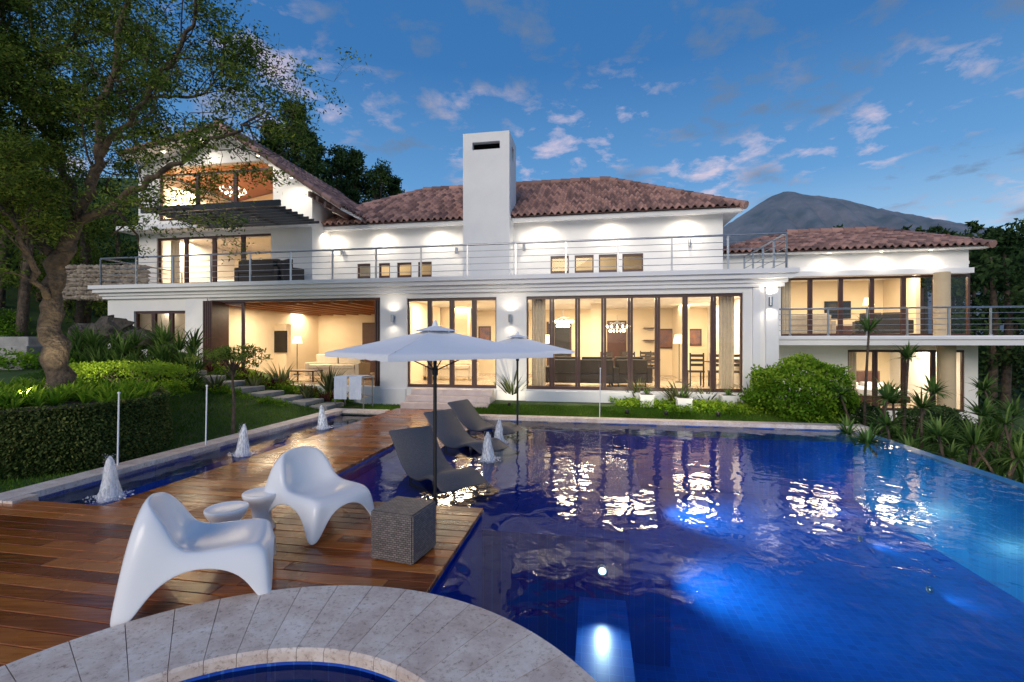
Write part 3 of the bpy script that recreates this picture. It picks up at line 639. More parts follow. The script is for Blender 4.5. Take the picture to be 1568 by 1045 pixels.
# ============================================================ FOUNTAINS
def jet(x,y,h=.52):
    m=M(); k=16;prof=[(.13,0),(.11,.04),(.092,.12),(.08,.22),(.066,.33),(.052,.43),(.036,.51),(.014,.57)]
    lean=N.normal(size=2)*.012
    for sc in (1.,.65):
        V=[]
        for r_,z_ in prof:
            for a in range(k):
                rr=r_*sc*(1+N.normal()*.11); V.append((x+lean[0]*z_*3+rr*math.cos(a*2*math.pi/k),y+lean[1]*z_*3+rr*math.sin(a*2*math.pi/k),PZ+z_/.57*h+N.normal()*.008))
        i=np.arange(len(prof)-1)[:,None]*k;j=np.arange(k)[None];j2=(j+1)%k
        m.add(V,np.stack([i+j,i+j2,i+k+j2,i+k+j],-1).reshape(-1,4),0,.5,True)
    n=420; zz=N.random(n)**1.3*h*1.05; rr=.055+.075*(1-zz/h)*N.random(n)+.012*N.normal(size=n); a=N.random(n)*6.28
    m.leaves(np.stack([x+rr*np.cos(a),y+rr*np.sin(a),PZ+zz],1),.011,.008,.5)
    n=260; rr=.08+.16*N.random(n)**1.5; a=N.random(n)*6.28
    m.leaves(np.stack([x+rr*np.cos(a),y+rr*np.sin(a),PZ+.03+.02*N.random(n)],1),.03,.02,.5,flat=.8)
    return m.done('fountain_jet',[MFOAM])
for u,v in [(168,765),(372,698),(495,657)]:
    p=G(u,v,PZ); jet(p[0],p[1])
for u,v in [(763,680),(747,707)]:
    p=G(u,v,PZ); jet(p[0],p[1],.46)
# ============================================================ FURNITURE
def plastic_chair(name,x,y,ang):
    cl_=[(.40,.315),(.355,.35),(.22,.345),(.05,.325),(-.09,.32),(-.18,.365),(-.235,.465),(-.28,.59),(-.32,.685),(-.335,.715)]
    w_=[.27,.28,.28,.275,.275,.27,.26,.24,.21,.165]
    r_=[0,.005,.02,.035,.05,.06,.05,.02,-.015,-.04]; f_=[0,0,0,0,.02,.05,.07,.06,.04,.02]
    U=[-1,-.75,-.5,-.25,0,.25,.5,.75,1]
    V=[];Fc=[]
    def A(i,j):
        u=U[j]; e=abs(u)**2.4; return (u*w_[i],cl_[i][0]+f_[i]*e,cl_[i][1]+r_[i]*e)
    nI=len(cl_)
    for i in range(nI):
        for j in range(9): V.append(A(i,j))
    for i in range(nI-1):
        for j in range(8): Fc.append([i*9+j,i*9+j+1,(i+1)*9+j+1,(i+1)*9+j])
    sideB=[(.37,.43,0),(.375,.37,0),(.35,.28,.17),(.335,.14,.25),(.33,-.01,.275),(.335,-.14,.25),(.35,-.26,.165),(.375,-.36,0),(.375,-.41,0),(.365,-.46,0)]
    frontB={1.:(.37,.43,0),.75:(.315,.44,0),.5:(.20,.44,.20),.25:(.09,.44,.255),0:(0,.44,.27)}
    backB={1.:(.365,-.46,0),.75:(.30,-.47,0),.5:(.18,-.44,.27),.25:(.08,-.42,.40),0:(0,-.41,.43)}
    K=6
    def strip(As,Bs):
        b=len(V)
        for a,bb in zip(As,Bs):
            for k_ in range(K+1):
                e=k_/K
                V.append((a[0]+(bb[0]-a[0])*e**.62,a[1]+(bb[1]-a[1])*e**.75,a[2]+(bb[2]-a[2])*e**1.25))
        for i in range(len(As)-1):
            for k_ in range(K): Fc.append([b+i*(K+1)+k_,b+(i+1)*(K+1)+k_,b+(i+1)*(K+1)+k_+1,b+i*(K+1)+k_+1])
    for sgn,j in ((1,8),(-1,0)):
        strip([A(i,j) for i in range(nI)],[(sgn*b[0],b[1],b[2]) for b in sideB])
    strip([A(0,j) for j in range(9)],[(math.copysign(frontB[abs(u)][0],u) if u else 0,*frontB[abs(u)][1:]) for u in U])
    strip([A(nI-1,j) for j in range(9)],[(math.copysign(backB[abs(u)][0],u) if u else 0,*backB[abs(u)][1:]) for u in U])
    me=bpy.data.meshes.new(name); me.from_pydata(V,[],Fc); me.materials.append(MPLAS)
    bm=bmesh.new(); bm.from_mesh(me); bmesh.ops.remove_doubles(bm,verts=bm.verts,dist=.002); bmesh.ops.recalc_face_normals(bm,faces=bm.faces)
    for f in bm.faces: f.smooth=True
    bm.to_mesh(me); bm.free()
    o=bpy.data.objects.new(name,me); scene.collection.objects.link(o)
    mod(o,'SOLIDIFY',thickness=.016,offset=0); mod(o,'SUBSURF',levels=2,render_levels=2)
    o.location=(x,y,.012); o.rotation_euler[2]=ang-math.pi/2
    return o
plastic_chair('lounge_chair',-2.24,3.45,rad(24)); plastic_chair('lounge_chair',-1.93,4.68,rad(-32))
for x,y in ((-2.50,4.12),(-2.42,4.55)):
    m=M(); m.lathe([(0,.345),(.135,.345),(.16,.36),(.172,.358),(.175,.34),(.16,.30),(.11,.24),(.085,.18),(.08,.12),(.095,.05),(.13,.0),(.115,.0),(.07,.06)],0,0,0,32)
    o=m.done('side_table',[MPLAS],None,(x,y,.002)); mod(o,'SUBSURF',levels=1,render_levels=1)
def wickmat():
    m,n,b=nt('woven_wicker'); tc=nd(n,'ShaderNodeTexCoord')
    br=nd(n,'ShaderNodeTexBrick',ins={'Color1':(.26,.22,.21,1),'Color2':(.14,.12,.115,1),'Mortar':(.03,.025,.025,1),'Scale':1.,'Mortar Size':.0025,'Mortar Smooth':.6,'Brick Width':.034,'Row Height':.017}); br.offset=.5
    link(n,tc.outputs['UV'],br.inputs[0]); link(n,br.outputs[0],b.inputs['Base Color']); b.inputs['Roughness'].default_value=.45
    bu=nd(n,'ShaderNodeBump',invert=True,ins={'Strength':1.,'Distance':.005}); link(n,br.outputs['Fac'],bu.inputs['Height']); link(n,bu.outputs[0],b.inputs['Normal']); return m
MWICK=wickmat()
me=bpy.data.meshes.new('wicker_cube')
bm=bmesh.new(); bmesh.ops.create_cube(bm,size=1.); uvl=bm.loops.layers.uv.new('UVMap')
for v in bm.verts: v.co.x*=.40; v.co.y*=.40; v.co.z=(v.co.z+.5)*.40+.012
bmesh.ops.bevel(bm,geom=bm.edges[:],offset=.012,segments=2,affect='EDGES')
for f in bm.faces:
    nn=f.normal
    for l in f.loops:
        c=l.vert.co
        l[uvl].uv=(c.x,c.y) if abs(nn.z)>.7 else ((c.y,c.z) if abs(nn.x)>.7 else (c.x,c.z))
bm.to_mesh(me); bm.free(); me.materials.append(MWICK)
o=bpy.data.objects.new('wicker_cube_table',me); scene.collection.objects.link(o); o.location=(-.92,4.02,0); o.rotation_euler[2]=rad(-19)
fe=M()
for x in (-.17,.13):
    for y in (-.17,.13): fe.box(x,x+.04,y,y+.04,0,.013,0,.5,False)
f_=fe.done('feet',[MDARK]); f_.parent=o
def chaise(x,y,ang,z):
    ctrl=np.array([(-.86,.72),(-.81,.70),(-.68,.56),(-.53,.39),(-.37,.25),(-.18,.175),(.0,.185),(.16,.26),(.30,.305),(.44,.28),(.60,.20),(.76,.13),(.90,.115)])
    tt=np.linspace(0,len(ctrl)-1,60); t=np.stack([np.interp(tt,np.arange(len(ctrl)),ctrl[:,i]) for i in range(2)],1)
    for _ in range(12): t[1:-1]=(t[:-2]+2*t[1:-1]+t[2:])/4
    dd=np.gradient(t,axis=0); dd/=np.linalg.norm(dd,axis=1)[:,None]; nn=np.stack([-dd[:,1],dd[:,0]],1)
    bot=t-nn*.05; n=len(t); m=M(); V=[]; hw=.36
    for (a,b) in zip(t,bot):
        c=(a+b)/2
        for yy,p in ((-hw+.02,a),(hw-.02,a),(hw,c),(hw-.02,b),(-hw+.02,b),(-hw,c)): V.append((p[0],yy,p[1]))
    f=[[i*6+e,i*6+(e+1)%6,(i+1)*6+(e+1)%6,(i+1)*6+e] for i in range(n-1) for e in range(6)]
    m.add(V,f,0,.5,True); m.add(V[:6],[[0,5,4,3,2,1]],0,.5); m.add(V[-6:],[[0,1,2,3,4,5]],0,.5)
    for yy in (-.28,.25):
        m.box(-.38,-.33,yy,yy+.03,0,.18,0,.5,False); m.box(.28,.33,yy,yy+.03,0,.25,0,.5,False); m.box(-.34,.30,yy,yy+.03,0,.03,0,.5,False)
    return m.done('chaise_lounge',[MGREYW],None,(x,y,z),ang)
chaise(-1.02,6.62,rad(-50),LZ2+.001); chaise(-.78,8.6,rad(-40),LZ2+.001); chaise(-.5,10.25,rad(-32),LZ2+.001)
def umbrella(x,y,zb,apex,half,rot,drop=.42,name='patio_umbrella'):
    root=empty(name); root.location=(x,y,0)
    m=M(); m.tube([(0,0,zb),(0,0,apex+.03)],.022,12,0); m.lathe([(0,.0),(.2,0),(.2,.05),(.04,.07),(.03,.2)],0,0,zb,20,0)
    m.lathe([(0,.12),(.02,.1),(.035,.05),(.05,0)],0,0,apex-.02,12,1)
    m.lathe([(.035,0),(.035,.08)],0,0,apex-.55,10,0)
    m.done('pole',[MDARK,MCANV],root)
    c=M(); n=12
    for e in range(4):
        a0_=rot+e*math.pi/2; a1_=a0_+math.pi/2
        c0=np.array([math.cos(a0_),math.sin(a0_)])*half; c1=np.array([math.cos(a1_),math.sin(a1_)])*half
        v=[]
        for i in range(n+1):
            f=i/n
            for j in range(n+1):
                g=j/n; p=(c0*(1-g)+c1*g)*f*(1-.045*math.sin(math.pi*g)*f)
                v.append((p[0],p[1],apex-drop*(f**.92)-.03*math.sin(math.pi*g)*math.sin(math.pi*f)+.004*math.sin(g*40)*f*f))
        for j in range(n+1):
            p=v[n*(n+1)+j]; v.append((p[0],p[1],p[2]-.05))
        f_=[[i*(n+1)+j,(i+1)*(n+1)+j,(i+1)*(n+1)+j+1,i*(n+1)+j+1] for i in range(n+1) for j in range(n)]
        c.add(v,f_,0,.5,True)
    v=[(0,0,apex+.035)]+[(math.cos(rot+e*math.pi/2)*.28,math.sin(rot+e*math.pi/2)*.28,apex-.035) for e in range(4)]
    c.add(v,[[0,1,2],[0,2,3],[0,3,4],[0,4,1]],0,.5)
    c.done('canopy',[MCANV],root)
    r=M()
    for e in range(4):
        a0_=rot+e*math.pi/2; r.tube([(0,0,apex-.05),(math.cos(a0_)*half*.98,math.sin(a0_)*half*.98,apex-drop-.02)],.009,6,0)
        r.tube([(0,0,apex-.5),(math.cos(a0_)*half*.5,math.sin(a0_)*half*.5,apex-drop*.5-.04)],.008,6,0)
    r.done('ribs',[MDARK],root)
    return root
umbrella(-.90,5.5,LZ2,1.97,1.38,rad(-8),.29)
umbrella(.12,10.3,LZ2,1.95,1.27,rad(-20),.33)
p=W(-4.35,-1.0); m=M()
m.box(-.46,.46,-.3,.3,.74,.77,0,.5,False)
for x in (-.44,.41):
    for y in (-.28,.25): m.box(x,x+.03,y,y+.03,-.1,.739,0,.5,False)
m.box(-.44,.44,-.28,.28,.2,.22,0,.5,False)
for x0,x1 in ((-.42,-.03),(.02,.40)):
    n=14; xs_=np.linspace(x0,x1,n); yy=-.325+.012*np.sin(xs_*60)
    V=[(a,.28,.79) for a in xs_]+[(a,-.31,.785) for a in xs_]+[(a,b,.74) for a,b in zip(xs_,yy)]+[(a,b*1.03,.16) for a,b in zip(xs_,yy)]
    m.add(V,[[r_*n+i,r_*n+i+1,(r_+1)*n+i+1,(r_+1)*n+i] for r_ in range(3) for i in range(n-1)],1,.5,True)
m.done('towel_table',[MSTEEL,MCLOTH],None,(p[0],p[1],0.08),-rad(10))
for u,v0,v1,z in [(180,603,700,.15),(315,592,668,.25),(918,565,640,.0)]:
    X,Y,_=G(u,v1,z); top=CH+(H0-v0)/F*Y
    m=M(); m.tube([(X,Y,z-.15),(X+.02,Y,top)],.011,8,0); m.lathe([(0,.03),(.018,.02),(.018,0)],X+.02,Y,top,8,0); m.done('garden_stake',[MPLAS])
m=M()
for i in range(8):
    s_=-5.0-i*.60; t_=-1.25-.05*i; z=float(hgt(s_,t_)); m.box(s_-.30,s_+.24,t_-.45,t_+.45,z-.15,z+.09)
o=m.done('stepping_stones',[MSLAB]); mod(o,'BEVEL',width=.02,segments=2)
# ============================================================ VEGETATION
def gh(X,Y):
    a,b=inv(X,Y); return float(hgt(a,b))
def clumps(m,cent,rads,npc,l,w,mat,base=.5,var=.28,squash=.8):
    cent=np.asarray(cent); n=len(cent)
    for c,r in zip(cent,np.broadcast_to(rads,(n,))):
        k=int(npc*N.uniform(.7,1.3)); g=N.normal(size=(k,3)); g/=np.linalg.norm(g,axis=1)[:,None]; g*=(N.random((k,1))**.45)*r; g[:,2]*=squash
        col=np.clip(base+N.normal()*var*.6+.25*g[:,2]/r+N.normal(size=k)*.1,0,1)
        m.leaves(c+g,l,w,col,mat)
def tree(name,x,y,z,Hh,cr,n,leaf=MLEAFD,l=.16,w=.08,npc=110,trunk=.2,low=.3,base=.45):
    m=M(); m.tube([(x,y,z-.2),(x+.1,y,z+Hh*.3),(x-.05,y+.1,z+Hh*.6),(x,y,z+Hh*.9)],[trunk,trunk*.75,trunk*.45,trunk*.12],8,0)
    C=[];Rr=[]
    for i in range(n):
        f=N.uniform(low,1.); rr=cr*((1-f)*1.2+.12)
        a=N.random()*6.28; q_=rr*math.sqrt(N.random()); c=(x+q_*math.cos(a),y+q_*math.sin(a),z+Hh*f); C.append(c); Rr.append(cr*N.uniform(.13,.26)*(.5+.7*(1-f)+.2))
        if i%3==0: m.tube([(x,y,z+Hh*max(.2,f-.2)),((x+c[0])/2,(y+c[1])/2,z+Hh*(f-.07)),c],[trunk*.3,trunk*.18,.015],5,0,cap=False)
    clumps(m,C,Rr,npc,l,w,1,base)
    return m.done(name,[MBARK,leaf])
for u,vt,Y,cr in [(415,190,25,2.5),(450,160,27,2.9),(480,208,26,2.5),(515,228,29,2.9),(545,236,30,2.9),(580,252,30,2.8),(604,275,31,2.),(380,230,24,2.2)]:
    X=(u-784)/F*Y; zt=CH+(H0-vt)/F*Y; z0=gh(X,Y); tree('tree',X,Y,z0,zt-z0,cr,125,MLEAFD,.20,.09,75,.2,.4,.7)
m=M(); C=[];Rr=[]
for i in range(24):
    u=N.uniform(1492,1850); Y=N.uniform(19,32); X=(u-784)/F*Y; vt=N.uniform(335,400); zt=CH+(H0-vt)/F*Y; z0=gh(X,Y)
    m.tube([(X,Y,z0-.3),(X+.2,Y,(z0+zt)/2),(X,Y,zt-1)],[.2,.14,.05],6,0)
    for _ in range(26):
        f=N.uniform(.05,1); rr=2.2*math.sin(math.pi*(.15+.8*f))**.6; a=N.random()*6.28; C.append((X+rr*math.cos(a)*N.random(),Y+rr*math.sin(a)*N.random(),z0+(zt-z0)*f)); Rr.append(N.uniform(.4,.85))
clumps(m,C,Rr,75,.26,.13,1,.65); m.done('forest_trees',[MBARK,MLEAFD])
m=M(); C=[];Rr=[]
for i in range(34):
    u=N.uniform(1235,1560); Y=N.uniform(48,70); X=(u-784)/F*Y; vt=N.uniform(345,368); zt=CH+(H0-vt)/F*Y
    for _ in range(14):
        f=N.random(); C.append((X+N.normal()*1.2*(1.1-f),Y+N.normal(),zt-f*7)); Rr.append(.35+1.4*f)
    m.tube([(X,Y,-1),(X,Y,zt-1)],[.3,.08],6,0)
clumps(m,C,Rr,50,.5,.25,1,.5); m.done('distant_treeline',[MBARK,MLEAFD])
m=M(); C=[];Rr=[]
for i in range(40):
    u=N.uniform(-400,215); Y=N.uniform(15.5,23); X=(u-784)/F*Y
    vt=N.uniform(30,260) if u<-20 else (N.uniform(110,320) if u<95 else N.uniform(290,345)); zt=CH+(H0-vt)/F*Y; z0=gh(X,Y)
    if zt-z0<1: continue
    m.tube([(X,Y,z0-.3),(X+.3,Y,(z0+zt)/2),(X+.1,Y,zt-.5)],[.16,.11,.04],6,0)
    for _ in range(22):
        f=N.uniform(.15,1); rr=1.5*math.sin(math.pi*(.15+.8*f))**.6; a=N.random()*6.28; C.append((X+rr*math.cos(a)*N.random(),Y+rr*math.sin(a)*N.random(),z0+(zt-z0)*f)); Rr.append(N.uniform(.35,.7))
clumps(m,C,Rr,75,.15,.07,1,.7); m.done('hillside_trees',[MBARK,MLEAF])
m=M()
for i in range(330):
    u=N.uniform(-150,235);Y=N.uniform(20,44); X=(u-784)/F*Y; z=gh(X,Y); r_=N.uniform(.7,1.5); clumps(m,[(X,Y,z+r_*.5)],[r_],70,.24,.12,0,.5)
m.done('hillside_scrub',[MLEAFD])
def bigtree():
    m=M(); tips=[]
    def limb(ps,r0,r1,sub,dens):
        ps=np.array([P(*p) for p in ps]); n=len(ps)
        tt=np.linspace(0,n-1,n*5); q_=np.stack([np.interp(tt,np.arange(n),ps[:,i]) for i in range(3)],1)
        ker=np.array([1,2,3,2,1])/9.
        for i in range(3):
            pp=np.pad(q_[:,i],2,'edge'); q_[:,i]=np.convolve(pp,ker,'valid')
        q_[1:-1]+=N.normal(size=(len(q_)-2,3))*.03
        m.tube(q_,np.linspace(r0,r1,len(q_))*(1+N.normal(size=len(q_))*.07),10,0)
        for _ in range(sub):
            k=N.integers(int(len(q_)*.2),len(q_)); grow(q_[k],(q_[min(k+1,len(q_)-1)]-q_[k-1]),max(.010,r1*.7),N.uniform(.7,1.5),2,dens)
        grow(q_[-1],q_[-1]-q_[-3],r1*.8,1.,2,dens)
    def grow(p,dr_,r,L,lev,dens):
        dr_=dr_/(np.linalg.norm(dr_)+1e-6); pts=[p]; dd=dr_+N.normal(size=3)*.75; dd/=np.linalg.norm(dd)
        for _ in range(4):
            dd=dd+N.normal(size=3)*.22+np.array([0,0,.03]); dd/=np.linalg.norm(dd); pts.append(pts[-1]+dd*L/4)
        m.tube(pts,np.linspace(r,r*.4,5),5,0,cap=False)
        if lev>0:
            for _ in range(3): grow(pts[N.integers(1,5)],dd,r*.5,L*.62,lev-1,dens)
        for k in (2,3,4):
            if N.random()<dens: tips.append((pts[k],dens))
    limb([(94,612,8.6),(84,540,8.6),(76,470,8.6),(92,400,8.6),(118,335,8.6)],.21,.11,0,.5)
    limb([(118,340,8.6),(148,250,8.4),(160,140,8.3),(195,20,8.2),(215,-120,8.)],.09,.03,16,.62)
    limb([(115,345,8.6),(190,305,8.3),(250,262,8.),(320,215,7.8),(385,190,7.7)],.065,.018,14,.36)
    limb([(92,400,8.6),(40,350,8.4),(-10,290,8.2),(-90,180,8.)],.085,.04,17,.85)
    limb([(150,245,8.4),(225,150,8.),(285,60,7.8),(320,-60,7.6)],.05,.02,14,.36)
    limb([(118,335,8.6),(90,230,9.2),(60,110,9.5),(40,-40,9.8)],.08,.03,18,.8)
    limb([(190,305,8.3),(240,322,7.9),(300,318,7.7)],.025,.01,2,.4)
    limb([(60,110,9.5),(120,60,9),(160,-30,9)],.045,.02,9,.7)
    limb([(80,470,8.6),(45,400,8.),(20,340,7.6),(-30,280,7.4)],.06,.025,10,.8)
    limb([(90,230,9.2),(40,170,8.6),(0,90,8.2),(-40,20,8.)],.05,.02,12,.85)
    limb([(225,150,8.),(300,150,8.2),(350,110,8.4)],.03,.012,8,.3)
    for c,dd in tips:
        k=int(22+36*dd); r=N.uniform(.14,.30); g=N.normal(size=(k,3))*r*.55; g[:,2]*=.55
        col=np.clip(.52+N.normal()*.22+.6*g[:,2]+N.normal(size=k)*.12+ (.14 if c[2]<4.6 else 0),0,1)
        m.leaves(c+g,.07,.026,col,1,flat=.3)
    m.done('garden_tree',[MBARK,MLEAF])
bigtree()
hp=np.array([(-12,5.6),(-9,5.8),(-6.85,6.2),(-6.15,6.74),(-5.95,7.5),(-6.1,8.3),(-6.8,9.1),(-7.8,9.8),(-9,10.4)])
tt=np.linspace(0,len(hp)-1,60); hq=np.stack([np.interp(tt,np.arange(len(hp)),hp[:,i]) for i in range(2)],1)
for _ in range(3): hq[1:-1]=(hq[:-2]+2*hq[1:-1]+hq[2:])/4
HT=.90
m=M(); V=[(a,b,-.2) for a,b in hq]+[(a,b,HT-.03) for a,b in hq]; n=60
m.add(V,[[i,i+1,n+i+1,n+i] for i in range(n-1)],0,.2,True)
m.add([(a,b,HT-.05) for a,b in hq],[list(range(n))],1,.3)
K=30000
seg=N.integers(0,n-1,K); f=N.random(K); a=hq[seg]*(1-f[:,None])+hq[seg+1]*f[:,None]
tg=hq[seg+1]-hq[seg]; nr=np.stack([tg[:,1],-tg[:,0]],1); nr/=np.linalg.norm(nr,axis=1)[:,None]+1e-9
z=N.random(K)*(HT+.03); off=N.random(K)*.06+.03*np.sin(a[:,0]*5+z*6); pos=np.stack([a[:,0]+nr[:,0]*off,a[:,1]+nr[:,1]*off,z],1)
dz=np.stack([nr[:,0]*.7,nr[:,1]*.7,np.full(K,-.4)],1)
m.leaves(pos,.04,.034,np.clip(.5+.25*z/HT+N.normal(size=K)*.24+.12*np.sin(a[:,0]*3+z*4),0,1),0,dirs=dz)
m.done('ivy_planter_wall',[MIVY,pm('soil',(.05,.035,.025),(.03,.02,.015),.9,8)])
def strap(m,x,y,z,n,L,w,mat=0,base=.5,up=.6,spread=1.):
    k=6
    for i in range(n):
        a=N.random()*6.28; el=N.uniform(up,1.45); l=L*N.uniform(.6,1.1); ww=w*N.uniform(.7,1.2); dx,dy=math.cos(a),math.sin(a); px,py=-dy,dx
        p=np.array([x+dx*.04,y+dy*.04,z]); v=[]
        for s_ in range(k+1):
            f=s_/k; ws=ww*(1-f**2.2)*.5*(.7+.6*math.sin(math.pi*f)) if s_<k else .001
            v.append((p[0]-px*ws,p[1]-py*ws,p[2])); v.append((p[0]+px*ws,p[1]+py*ws,p[2]))
            e=el-f*f*spread; p=p+np.array([dx*math.cos(e),dy*math.cos(e),math.sin(e)])*l/k
        m.add(v,[[2*s_,2*s_+1,2*s_+3,2*s_+2] for s_ in range(k)],mat,np.clip(base+N.normal()*.2+np.repeat(np.linspace(-.2,.2,k+1),2),0,1))
m=M()
for i in range(150):
    Y=N.uniform(6.4,9.6); u=N.uniform(-60,275); X=(u-784)/F*Y
    lim=np.interp(Y,[6.2,6.74,7.5,8.3,9.1,9.8],[-7.0,-6.3,-6.1,-6.25,-6.95,-7.95])
    if X>lim-.05: continue
    strap(m,X,Y,HT-.05,20,.36,.032,0,.6,.4,1.5)
m.done('agapanthus_bed',[MLEAFB])
def bush(name,cx,cy,z,rx,ry,h,n,leaf,l,w,base=.5,rot=0,box=False):
    m=M(); p=N.normal(size=(n,3)); p/=np.linalg.norm(p,axis=1)[:,None]
    if box: p=np.sign(p)*np.abs(p)**.5; p/=np.max(np.abs(p),axis=1)[:,None]**.7
    p*= (.70+.30*N.random((n,1))**.7)
    lump=1+.12*np.sin(p[:,0]*6+cx)*np.sin(p[:,1]*5+1)+.09*np.sin(p[:,2]*9+p[:,0]*4)+.05*np.sin(p[:,0]*17+p[:,2]*13)
    x=p[:,0]*rx*lump;y=p[:,1]*ry*lump; zz=h/2+p[:,2]*h/2*lump; c,s_=math.cos(rot),math.sin(rot)
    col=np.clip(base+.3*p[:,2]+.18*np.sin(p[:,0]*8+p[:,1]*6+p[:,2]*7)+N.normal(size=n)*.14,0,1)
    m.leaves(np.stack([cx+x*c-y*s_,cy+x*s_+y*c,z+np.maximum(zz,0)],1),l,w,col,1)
    for i in range(7):
        a=i*.9; m.tube([(cx,cy,z-.1),(cx+.3*rx*math.cos(a),cy+.3*ry*math.sin(a),z+h*.4),(cx+.6*rx*math.cos(a),cy+.6*ry*math.sin(a),z+h*.75)],[.025,.018,.006],5,0,cap=False)
    return m.done(name,[MBARK,leaf])
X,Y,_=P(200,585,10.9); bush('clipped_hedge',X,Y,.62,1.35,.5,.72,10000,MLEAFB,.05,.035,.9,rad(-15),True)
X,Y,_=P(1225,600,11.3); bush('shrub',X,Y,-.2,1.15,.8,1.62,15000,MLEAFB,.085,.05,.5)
for u,v,z,L,n in [(430,600,.25,1.05,75),(505,602,.25,1.0,75),(470,612,.15,.55,40),(785,612,.15,1.05,85),(975,620,.08,.85,65),(1040,625,.08,.9,70),(1080,622,.1,.7,55),(1150,628,.05,.85,65),(1120,600,.12,.7,45),(330,600,.5,.6,40),(390,598,.4,.6,40),(550,612,.05,.5,30)]:
    X,Y,_=G(u,v,z); m=M(); strap(m,X,Y,z-.02,n,L,.055,0,.55,.75,.7); m.done('flax_plant',[MFLAX])
m=M()
for i in range(200):
    s_=N.uniform(S(940,-1),7.4); t_=N.uniform(-.85,-.25); h=float(hgt(s_,t_)); x,y,_=W(s_,t_,0); clumps(m,[(x,y,h+.08)],[.13],30,.06,.035,0,.7)
for i in range(90):
    s_=N.uniform(4.0,8.3); t_=N.uniform(-1.3,-.7) if s_<7 else N.uniform(-1.8,0)
    h=float(hgt(s_,t_)); x,y,_=W(s_,t_,0); clumps(m,[(x,y,h+.1)],[.15],34,.07,.04,0,.65)
m.done('groundcover_planting',[MLEAFB])
m=M()
for i in range(110):
    s_=N.uniform(-9.5,-4.9); t_=N.uniform(-.75,-.1); h=float(hgt(s_,t_)); x,y,_=W(s_,t_)
    clumps(m,[(x,y,h+.12)],[N.uniform(.12,.24)],40,.07,.035,0,.6)
for i in range(60):
    s_=N.uniform(-9.8,-5.6); t_=N.uniform(-2.6,-2.0); h=float(hgt(s_,t_)); x,y,_=W(s_,t_)
    clumps(m,[(x,y,h+.08)],[N.uniform(.1,.17)],36,.06,.03,0,.5)
m.done('path_border_planting',[MLEAFB])
m=M()
for i in range(26):
    s_=N.uniform(-9.5,-4.9); t_=N.uniform(-.8,-.1); h=float(hgt(s_,t_)); x,y,_=W(s_,t_); strap(m,x,y,h,14,.45,.04,0,.55,.6,.8)
m.done('cordyline_planting',[MPURP])
for u,v in [(990,630),(1047,634),(1115,632),(398,588),(762,618)]:
    X,Y,_=G(u,v,.0); m=M(); m.box(-.17,.17,-.17,.17,-.05,.26,0,.5,False); m.box(-.19,.19,-.19,.19,.26,.30,0,.5,False); m.box(-.15,.15,-.15,.15,.301,.305,1,.2,False)
    strap(m,0,0,.3,16,.25,.03,2,.6); m.done('white_planter',[MCOR,MDARK,MSTRAP],None,(X,Y,gh(X,Y)),-rad(10))
m=M(); cnt=80000; s_=N.uniform(-11,-4.6,cnt); t_=N.uniform(-8.9,-.2,cnt)
k_=(s_>-7.2)|(t_>-4.5); s_=s_[k_];t_=t_[k_]
s2=N.uniform(-1.0,8,50000); t2=N.uniform(-1.95,-.8,50000); s3=N.uniform(-4.4,-3.1,5000); t3=N.uniform(-1.5,-.1,5000)
s_=np.concatenate([s_,s2,s3]); t_=np.concatenate([t_,t2,t3]); hh=hgt(s_,t_)
X=s_*CA+t_*SA;Y=13.5+t_*CA-s_*SA; dn=np.zeros((len(X),3)); dn[:,2]=1.1
pat=.5+.2*np.sin(X*1.7+Y)+.12*np.sin(X*5+2*Y)+N.normal(size=len(X))*.15
m.leaves(np.stack([X,Y,hh-.005],1),.055,.010,np.clip(pat,0,1),0,dirs=dn); m.done('lawn_grass_blades',[MBLADE])
def rock(m,x,y,z,r):
    k=9;q_=7;V=[]
    for i in range(q_):
        ph=math.pi*i/(q_-1)
        for j in range(k):
            rr=r*(1+N.normal()*.16); V.append((x+rr*math.sin(ph)*math.cos(j*6.28/k)*1.3,y+rr*math.sin(ph)*math.sin(j*6.28/k),z+rr*math.cos(ph)*.8))
    i=np.arange(q_-1)[:,None]*k;j=np.arange(k)[None];j2=(j+1)%k
    m.add(V,np.stack([i+j,i+k+j,i+k+j2,i+j2],-1).reshape(-1,4),0,R.random(),False)
m=M()
for u,v,Y,r in [(140,515,13.8,.42),(175,505,14,.45),(215,520,13.6,.38),(250,538,13.4,.3),(120,540,13.4,.35),(190,540,13.2,.35),(275,550,13.3,.22)]:
    x,y,z=P(u,v,Y); rock(m,x,y,z,r)
m.done('garden_rocks',[MROCK])
m=M()
for i in range(5):
    x0,y0,z0=P(-20+i*4,572-i*14,11.6+i*.5); m.box(x0-1.2,x0+1.1,y0-.2,y0+.25,z0-.3,z0,0,None,False)
o=m.done('garden_steps',[MSLAB]); mod(o,'BEVEL',width=.02,segments=2)
m=M()
for i in range(85):
    u=N.uniform(105,305);Y=N.uniform(11.8,13.0); X=(u-784)/F*Y; z=gh(X,Y); z=max(z,CH-(N.uniform(0,60))/F*Y) if Y>12.4 else z; strap(m,X,Y,z,28,.75,.04,0,.5,.6,1.)
m.done('agave_bank',[MSTRAP])
m=M()
for r_ in range(8):
    for c_ in range(26):
        X,Y,Z_=P(100+c_*4.9+N.normal()*.8,456-r_*6.6,16.3); rock(m,X,Y,Z_,N.uniform(.085,.125))
m.done('stone_wall',[pm('rubble_stone',(.40,.34,.27),(.2,.165,.13),.85,3,.8,15,attr=.5)])
m=M()
for i in range(260):
    u=N.uniform(-250,120);Y=N.uniform(11.5,17); X=(u-784)/F*Y; z=gh(X,Y); clumps(m,[(X,Y,z+.2)],[N.uniform(.2,.45)],60,.09,.05,0,.5)
m.done('hillside_shrubs',[MLEAFB])
